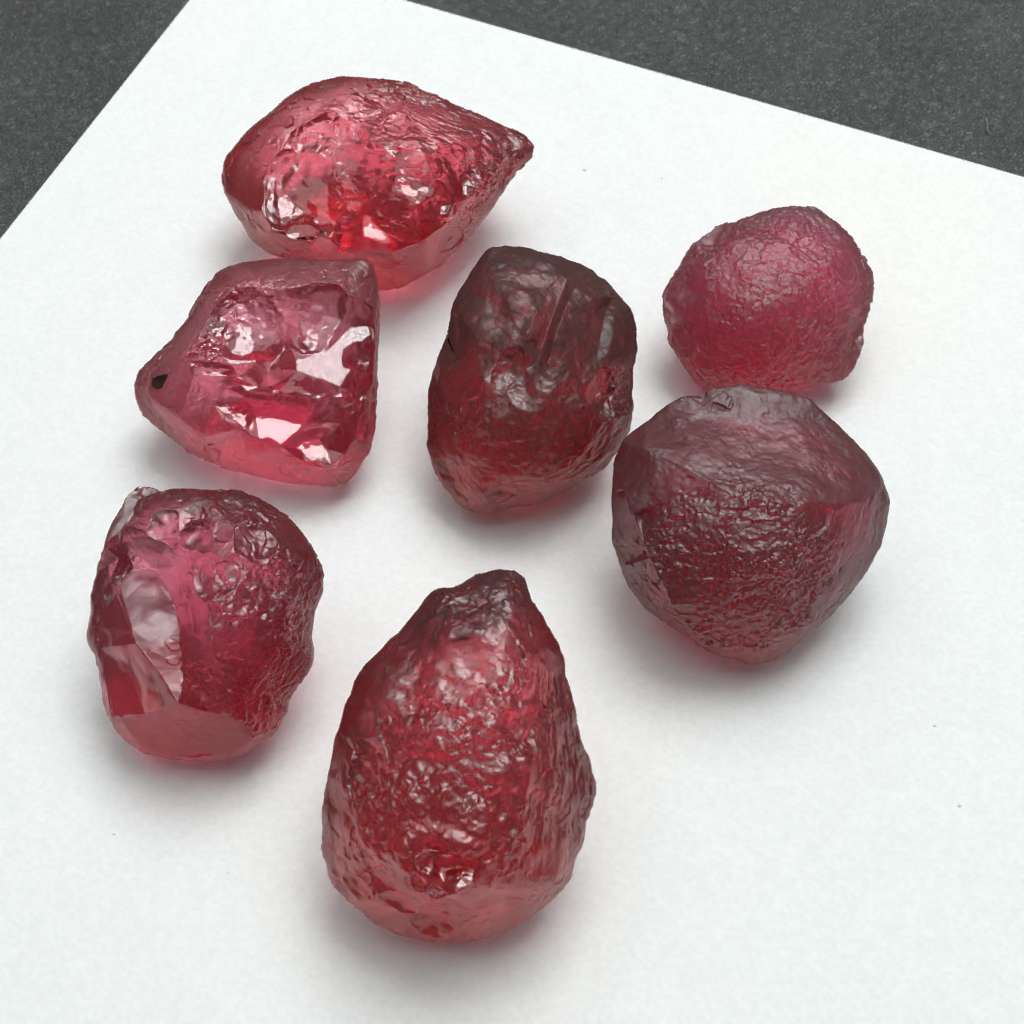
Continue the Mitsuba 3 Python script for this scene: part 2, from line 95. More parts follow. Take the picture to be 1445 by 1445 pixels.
GEMS['rough_gemstone_001'] = dict(medium='fractured',names=['dark_pit','fracture_face'],hard=[66,91,92,93,94,95,96,97,98,99,100,101,102,103,104,105,106,107,108,150,151,152,153,154,155,156,157,158,159,160,161,162,173,174,175,176,177,178,185,186,189,190,193,195],mid=[36,37,38,39,40,41,42,43,44,45,46,47,48,49,50,51,52,53,54,55,56,57,58,59,60,61,62,63,64,65,67,68,69,70,71,72,73,74,75,76,77,78,79,80,81,82],rim=[7,6,5,4,3,2,1,0,35,34,33,32,31,30,29,28,27,26,25,24,23,22,21,20,19,18,17,16,15,14,13,12,11,10,9,8],
    label='pink red gemstone with a large shiny broken face and a rounded nub on its left', skin='gem_frosted', gloss='gem_clear', mats={'dark_pit': 'gem_pit'}, round=2, hardness=0.05, fine_round=2, scoops=[([-35.52, 27.04, 28.22], 12.53, 1.14, [0.05, -0.537, 0.842], 1), ([-47.95, 24.33, 28.03], 9.87, 0.99, [-0.099, -0.448, 0.888], 1), ([-28.41, 20.73, 22.48], 3.42, 1.14, [0.286, -0.432, 0.855], 1)], chips=[([-28.49, 13.45, 19.17], 3.8, 14, 1.14, 2.66, 1), ([-50.86, 26.97, 30.02], 5.69, 10, 1.14, 3.04, 1)],
    relief=[('wavy', 0.8, 7, None, 'skin'), ('chips', 0.35, 2.0, None, 'skin'), ('grain', 0.2, 0.6, None, 'skin'), ('wavy', 0.42, 4.5, None, 'glossy'), ('chips', 0.9, 1.8, None, ([-47.89, 27.23, 30.28], 6.45)), ('chips', 0.7, 1.3, None, ([-28.32, 13.54, 19.04], 3.8)), ('chips', 0.5, 1.2, None, ([-57.57, 17.63, 28.21], 4.56))],
    v=[(-52.31,39.59,28.55),(-47.7,40.07,28.86),(-41.94,40.07,28.86),(-36.56,39.81,28.69),(-31.95,40.01,28.82),(-28.49,40.23,28.96),(-26.76,39.1,28.24),(-25.8,35.54,25.97),(-25.22,32.3,23.91),(-25.49,27.43,20.81),(-25.8,22.9,17.92),(-25.88,18.36,15.03),(-26.07,12.21,11.11),(-27.34,7.99,8.42),(-30.03,4.43,6.15),(-32.72,2,4.6),(-36.17,2.48,4.91),(-42.32,2.97,5.22),(-49.24,3.94,5.84),(-54.61,5.24,6.67),(-59.22,6.7,7.6),(-62.68,7.99,8.42),(-65.76,10.26,9.87),(-68.83,12.21,11.11),(-71.9,14.15,12.35),(-73.25,16.42,13.79),(-73.52,19.01,15.44),(-72.67,21.44,16.99),(-70.37,23.38,18.23),(-67.87,25.33,19.47),(-65.76,26.79,20.4),(-63.45,29.7,22.25),(-61.53,32.62,24.11),(-59.61,35.21,25.76),(-57.3,37.8,27.42),(-55,38.94,28.14),(-27.44,26.81,24.43),(-30.91,25.91,24.94),(-34.69,20.3,24.82),(-40.33,17.44,25.49),(-40.22,15.36,25.18),(-36.2,14.23,24.25),(-32.17,12.89,23.29),(-30.02,17.56,23.54),(-29.64,21.83,24.09),(-26.81,24.76,24),(-50.24,12.73,20.13),(-46.63,12.73,19.4),(-38.64,12.73,17.77),(-37.65,11.29,17.4),(-40.48,6.89,17.5),(-43.31,3.36,17.72),(-45.56,4.93,18.34),(-48.16,8.78,19.28),(-41.15,5.49,14.01),(-39.43,7.19,13.86),(-36.9,7.93,13.46),(-35.33,6,12.95),(-34.24,2.55,12.39),(-37.73,2.96,13.1),(-56.66,16.76,28.72),(-52.53,17.87,27.89),(-47.94,18.22,26.87),(-47.8,16.15,26.56),(-52.31,14.9,27.45),(-56.52,14.9,28.45),(-55.61,10.02,21.45),(-52.74,8.69,20.66),(-49.5,5.75,19.6),(-51.08,5.59,19.95),(-54.03,7.15,20.79),(-50.5,11.77,25.39),(-36.56,11.55,22.64),(-32.1,12.69,21.91),(-31.88,11.71,21.75),(-36.51,10.6,22.51),(-49.34,10.55,25.02),(-60.43,16.76,26.95),(-57.35,15.62,26.05),(-52.78,15.9,24.97),(-53.36,14.21,24.89),(-57.55,13.74,25.86),(-60.12,15.14,26.67),(-68.31,16.62,21.12),(-67.34,16.69,21.39),(-66.18,17.14,21.9),(-65.14,16.61,21.75),(-65.68,15.65,21.05),(-66.53,14.81,20.33),(-67.68,14.77,20.12),(-68.48,15.66,20.42),(-51.61,29.97,31.87),(-42.71,29.68,31.92),(-33.21,30.46,31.29),(-30.02,29.74,29.03),(-26.6,30.21,25.28),(-26.37,23.38,20.93),(-26.69,17.61,18.6),(-28.95,11.24,19.04),(-29.76,6.99,15.44),(-33.92,3.09,10.25),(-37.75,2.6,12.64),(-43.99,3.37,16.73),(-50.28,5.22,20.16),(-59.42,13.69,25.56),(-61.57,17.64,25.82),(-58.78,21.61,27.9),(-55.97,26.45,30.08),(-45.27,13.57,27.51),(-46.16,34.33,31.05),(-37.24,34.26,30.56),(-30.63,34.7,29.49),(-53.7,33.95,30.36),(-59.46,25.65,26.42),(-65.58,20.46,22.22),(-68.94,14.16,18.21),(-63.44,14.84,22.24),(-62.54,8.78,19.28),(-58.11,5.67,17.3),(-50.26,3.42,14.07),(-40.93,2.51,10.78),(-32.59,3.47,8.69),(-28.34,7.89,12.86),(-27.62,15.07,16.99),(-70.51,18.47,18.7),(-67.37,16.96,19.45),(-51.21,14.08,24.45),(-44.81,13.64,22.6),(-29.35,27.39,26.64),(-36.36,7.85,18.69),(-31.95,7.96,18.53),(-33.02,10.23,20.42),(-42.23,21.1,27.35),(-47.97,23.5,27.31),(-40.67,27.11,28.71),(-35.17,26.54,27.67),(-53.09,24.82,28.6),(-51.21,20.27,28.4),(-56.9,20.86,27.65),(-54.22,12.45,22.97),(-49.75,7.89,20.51),(-45.66,26.57,29.94),(-28.23,20.46,22.22),(-51.11,7.22,20.13),(-50.29,5.67,19.78),(-43.55,11.67,24.01),(-34.2,11.16,22.13),(-42.95,10.58,23.77),(-55.07,15.76,25.51),(-58.83,14.44,26.26),(-47.16,29.82,31.9),(-37.97,30.07,31.61),(-26.49,26.8,23.1),(-26.53,20.49,19.76),(-27.82,14.41,18.81),(-31.83,5.05,12.85),(-35.84,2.85,11.45),(-40.89,2.99,14.69),(-47.15,4.3,18.45),(-52.94,7.61,20.8),(-60.49,15.66,25.69),(-60.17,19.62,26.86),(-57.38,24.02,28.99),(-42.64,12.73,18.58),(-35.99,2.76,12.74),(-39.44,4.23,13.55),(-54.41,14.9,27.95),(-34.34,12.12,22.28),(-50.31,6.48,19.87),(-47.03,11.72,24.7),(-40.06,11.61,23.33),(-39.74,10.59,23.14),(-46.15,10.56,24.39),(-26.43,25.09,22.02),(-26.45,21.93,20.34),(-39.32,2.8,13.67),(-48.72,4.76,19.31),(-51.61,6.41,20.48),(-54.27,8.81,21.13),(-54.17,9.35,21.06),(-45.3,11.69,24.36),(-38.12,10.59,22.82),(-41.35,10.58,23.45),(-44.55,10.57,24.08),(-47.75,10.55,24.7),(-26.46,25.94,22.56),(-50.95,5.81,20.32),(-50.69,5.63,19.86),(-44.43,11.68,24.18),(-50.62,5.52,20.24),(-50.45,5.37,20.2),(-50.49,5.65,19.82),(-50.59,5.64,19.84),(-50.53,5.44,20.22),(-50.54,5.65,19.83),(-50.49,5.4,20.21),(-53.9,42.32,18.43),(-48.16,43.05,17.77),(-41.83,42.52,17.36),(-35.59,43.16,17.82),(-30.8,40.82,18.8),(-60,37.88,16.88),(-55.8,40.21,13.26),(-51.41,40.79,11.5),(-45.15,40.69,11.78),(-39.01,39.24,12.01),(-33.15,39.47,14.37),(-58.6,34.92,9.18),(-53.68,36.27,9.14),(-47.23,37.6,7.12),(-41.7,36.66,8.04),(-35.54,34.71,9.22),(-31.19,33.44,11.5),(-65.82,30.2,10.61),(-62.57,32.14,7.97),(-55.66,31.87,5.79),(-51.92,33.34,4.18),(-44.54,32.45,4.35),(-37.81,31.78,6.64),(-32.75,30.99,9.08),(-68.94,25.87,7.7),(-65.04,28.11,4.6),(-59.58,29.01,3.25),(-54.55,28.32,2.25),(-47.3,30.12,2.75),(-41.24,27.8,3.99),(-36,26.82,3.83),(-30.69,26.09,8.03),(-66.73,20.56,3.9),(-62.81,23.51,2.07),(-56.65,23.02,0),(-50.02,25.05,-0.27),(-45.57,23.69,-0.26),(-39.87,22.82,0.42),(-31.76,20.2,4.1),(-62.97,15.2,3.5),(-59.13,17.58,1.15),(-53.49,17.85,-0.32),(-47.53,20.24,-1.26),(-43.06,18.71,-1.68),(-35.29,19.33,0.08),(-49.88,11.63,0.29),(-43.94,12.63,-0.38),(-39.09,13.63,-1.03)],
    f=[(6,111,7),(4,111,5),(6,5,111),(134,135,151),(134,132,135),(38,135,132),(12,99,122),(7,111,94),(128,94,135),(108,132,62),(128,135,37),(38,37,135),(134,151,92),(151,2,92),(134,141,132),(134,92,141),(150,141,92),(0,91,150),(136,141,91),(150,91,141),(154,123,11),(12,11,123),(128,37,36),(10,97,11),(10,153,97),(154,11,97),(15,121,16),(29,28,114),(66,117,118),(22,118,117),(151,135,93),(135,94,93),(111,93,94),(4,93,111),(4,3,93),(50,48,163),(99,155,122),(59,57,56),(58,155,57),(47,163,147),(38,132,39),(38,39,41),(40,41,39),(108,39,132),(108,40,39),(72,41,170),(40,170,41),(145,170,40),(64,63,61),(62,61,63),(108,62,63),(161,60,138),(60,61,138),(136,162,138),(136,107,162),(136,91,107),(33,107,91),(32,107,33),(32,162,107),(161,30,105),(29,114,30),(105,30,114),(32,113,162),(32,31,113),(150,92,109),(1,0,109),(0,150,109),(1,109,2),(2,109,92),(136,133,141),(132,133,62),(132,141,133),(34,33,112),(33,91,112),(0,112,91),(128,36,95),(128,95,94),(8,7,95),(7,94,95),(185,9,152),(36,152,95),(8,152,9),(8,95,152),(10,9,96),(142,96,44),(38,44,37),(38,41,43),(42,43,41),(38,43,44),(142,44,43),(154,43,42),(154,97,43),(153,43,97),(153,142,43),(17,120,18),(17,16,120),(16,101,120),(59,56,165),(16,156,101),(15,14,121),(121,14,155),(16,121,100),(58,156,100),(16,100,156),(58,100,155),(121,155,100),(22,117,23),(161,77,60),(161,105,77),(22,21,118),(118,21,20),(157,165,54),(18,120,102),(157,102,120),(19,18,119),(18,102,119),(158,119,102),(19,119,20),(151,110,2),(2,110,3),(151,93,110),(3,110,93),(72,167,41),(42,41,167),(56,57,130),(99,130,155),(155,130,57),(154,98,123),(131,130,98),(12,123,98),(12,98,99),(99,98,130),(56,130,129),(131,129,130),(108,180,127),(108,127,40),(145,40,127),(145,127,188),(180,188,127),(163,48,171),(145,147,182),(145,182,170),(163,182,147),(163,171,182),(170,182,171),(71,80,139),(60,166,61),(64,61,166),(64,166,148),(47,172,184),(71,139,46),(47,184,46),(162,106,138),(162,113,106),(161,138,106),(31,106,113),(161,106,30),(31,30,106),(136,137,133),(136,138,137),(61,137,138),(62,137,61),(62,133,137),(34,112,35),(0,35,112),(10,96,174),(142,174,96),(10,174,153),(153,174,142),(185,152,45),(36,45,152),(37,45,36),(37,44,45),(101,175,120),(59,175,101),(59,165,175),(157,120,175),(157,175,165),(59,164,57),(59,101,164),(101,156,164),(58,57,164),(58,164,156),(122,155,13),(155,14,13),(12,122,13),(26,124,27),(26,90,124),(28,27,124),(28,85,114),(117,115,23),(23,115,24),(25,24,115),(89,90,115),(26,25,115),(26,115,90),(56,55,165),(165,55,54),(50,54,55),(50,55,129),(56,129,55),(157,54,51),(157,51,102),(50,51,54),(158,176,119),(103,176,68),(103,119,176),(131,98,74),(154,74,98),(50,49,48),(50,129,49),(48,49,75),(131,49,129),(145,183,147),(145,188,183),(47,147,183),(180,183,188),(47,183,172),(180,172,183),(48,181,171),(72,181,75),(48,75,181),(72,170,181),(170,171,181),(71,126,80),(64,126,63),(64,148,79),(148,80,79),(64,79,126),(80,126,79),(66,179,139),(67,46,179),(139,179,46),(180,169,172),(184,172,169),(108,169,180),(108,63,169),(63,126,169),(71,169,126),(66,118,70),(71,46,76),(184,76,46),(71,76,169),(184,169,76),(96,173,44),(44,173,45),(185,45,173),(185,173,9),(9,173,96),(90,83,124),(28,124,83),(114,85,86),(105,114,86),(148,166,65),(148,65,78),(60,65,166),(60,77,65),(77,78,65),(66,104,117),(116,117,104),(103,68,144),(68,168,144),(118,69,70),(103,69,119),(118,20,69),(20,119,69),(67,159,143),(158,102,52),(102,51,52),(50,52,51),(50,163,52),(42,167,73),(154,42,73),(154,73,74),(131,74,146),(167,146,73),(74,73,146),(131,146,49),(75,49,146),(72,146,167),(72,75,146),(66,178,179),(66,70,178),(159,178,70),(67,178,159),(67,179,178),(89,125,90),(90,125,83),(148,78,81),(66,139,81),(66,81,104),(78,149,81),(104,81,149),(148,81,80),(80,81,139),(47,46,53),(47,53,163),(163,53,52),(68,176,53),(158,53,176),(158,52,53),(159,177,143),(159,70,177),(70,69,177),(85,84,125),(83,125,84),(28,84,85),(28,83,84),(85,87,86),(85,125,87),(116,86,87),(77,82,78),(78,82,149),(105,82,77),(168,191,144),(103,144,191),(168,140,143),(68,140,168),(68,53,140),(46,140,53),(67,140,46),(67,143,140),(69,189,186),(69,186,177),(143,177,186),(168,143,186),(168,186,189),(116,88,117),(116,87,88),(89,115,88),(117,88,115),(89,88,125),(125,88,87),(105,86,160),(105,160,82),(116,160,86),(116,104,160),(104,149,160),(149,82,160),(168,189,193),(168,193,191),(103,187,69),(69,187,189),(189,187,193),(193,187,192),(103,192,187),(191,193,195),(193,192,195),(103,191,190),(103,190,192),(192,194,195),(192,190,194),(191,195,194),(191,194,190),(7,200,6),(200,7,8),(5,200,4),(200,5,6),(220,25,26),(219,226,218),(9,206,8),(206,200,8),(13,14,240),(16,14,15),(12,13,240),(14,243,240),(243,14,16),(27,220,26),(217,210,218),(219,227,226),(227,10,11),(10,227,219),(211,219,218),(211,210,205),(210,211,218),(206,211,205),(206,199,200),(200,199,4),(199,3,4),(199,206,205),(234,12,240),(233,234,240),(234,233,226),(227,234,226),(12,234,11),(234,227,11),(17,243,16),(27,28,220),(213,31,214),(213,30,31),(220,24,25),(226,225,218),(225,217,218),(233,225,226),(217,225,224),(216,217,224),(243,239,240),(239,233,240),(231,232,238),(232,239,238),(239,232,233),(232,225,233),(232,231,224),(225,232,224),(211,212,219),(10,212,9),(212,10,219),(212,206,9),(212,211,206),(221,213,214),(213,221,220),(228,24,220),(24,228,23),(221,228,220),(228,221,229),(237,231,238),(213,29,30),(28,29,220),(29,213,220),(35,196,34),(35,0,196),(0,1,196),(202,201,196),(210,204,205),(231,223,224),(223,216,224),(241,17,18),(241,237,238),(241,18,19),(237,241,19),(17,242,243),(242,239,243),(241,242,17),(239,242,238),(242,241,238),(235,228,229),(32,201,31),(31,207,214),(201,207,31),(207,202,208),(207,201,202),(203,202,196),(202,203,208),(3,198,2),(199,198,3),(198,199,205),(204,198,205),(209,204,210),(209,216,208),(203,209,208),(209,203,204),(217,209,210),(216,209,217),(237,230,231),(230,223,231),(221,222,229),(222,230,229),(230,222,223),(222,221,214),(228,22,23),(235,22,228),(32,33,201),(196,33,34),(201,33,196),(1,197,196),(197,203,196),(197,1,2),(198,197,2),(203,197,204),(197,198,204),(236,235,229),(230,236,229),(236,230,237),(236,20,235),(236,237,19),(20,236,19),(216,215,208),(215,207,208),(223,215,216),(222,215,223),(207,215,214),(215,222,214),(20,21,235),(21,22,235)],
    tag=[(3,1),(4,1),(5,1),(8,1),(9,1),(10,1),(11,1),(12,1),(14,1),(15,1),(16,1),(18,1),(19,1),(22,1),(30,1),(31,1),(35,1),(37,1),(38,1),(39,1),(40,1),(41,1),(42,1),(43,1),(44,1),(45,1),(46,1),(47,1),(48,1),(49,1),(50,1),(51,1),(52,1),(53,1),(54,1),(55,1),(69,1),(70,1),(71,1),(75,1),(76,1),(80,1),(84,1),(85,1),(86,1),(87,1),(88,1),(89,1),(90,1),(91,1),(92,1),(93,1),(97,1),(102,1),(104,1),(107,1),(108,1),(111,1),(122,1),(123,1),(124,1),(125,1),(126,1),(128,1),(131,1),(132,1),(133,1),(134,1),(135,1),(136,1),(137,1),(138,1),(139,1),(140,1),(141,1),(142,1),(143,1),(144,1),(145,1),(146,1),(147,1),(148,1),(149,1),(150,1),(151,1),(152,1),(154,1),(158,1),(159,1),(160,1),(161,1),(162,1),(166,1),(168,1),(169,1),(170,1),(171,1),(172,1),(174,1),(175,1),(177,1),(178,1),(179,1),(180,1),(181,1),(182,1),(196,1),(197,1),(198,1),(199,1),(200,1),(201,1),(202,1),(203,1),(205,1),(207,1),(208,1),(209,1),(210,1),(211,1),(212,1),(213,1),(214,1),(215,1),(216,1),(217,1),(218,1),(219,1),(220,1),(221,1),(222,1),(223,1),(224,1),(225,1),(226,1),(227,1),(228,1),(229,1),(230,1),(231,1),(232,1),(233,1),(234,1),(235,1),(236,1),(237,1),(238,1),(240,1),(241,1),(242,1),(243,1),(244,1),(245,1),(246,1),(253,1),(254,1),(255,1),(256,1),(257,1),(260,1),(261,1),(266,1),(267,1),(268,1),(269,1),(270,1),(271,1),(272,1),(273,1),(274,1),(275,1),(276,1),(277,1),(278,1),(279,1),(280,1),(281,1),(284,1),(285,1),(286,0),(287,0),(288,1),(289,1),(290,1),(291,1),(292,1),(293,1),(294,1),(295,1),(296,1),(297,1),(298,1),(299,1),(300,1),(301,1),(304,0),(305,0),(308,0),(309,0),(311,1),(312,1),(313,1),(314,1),(315,1),(316,1),(317,1),(318,1),(319,1),(320,1),(321,1),(324,1),(325,1),(326,1),(331,0),(332,0),(334,1),(337,1),(338,1),(339,1),(340,1),(346,1),(347,1),(348,1),(349,1),(350,1),(351,1),(352,1),(353,1)])
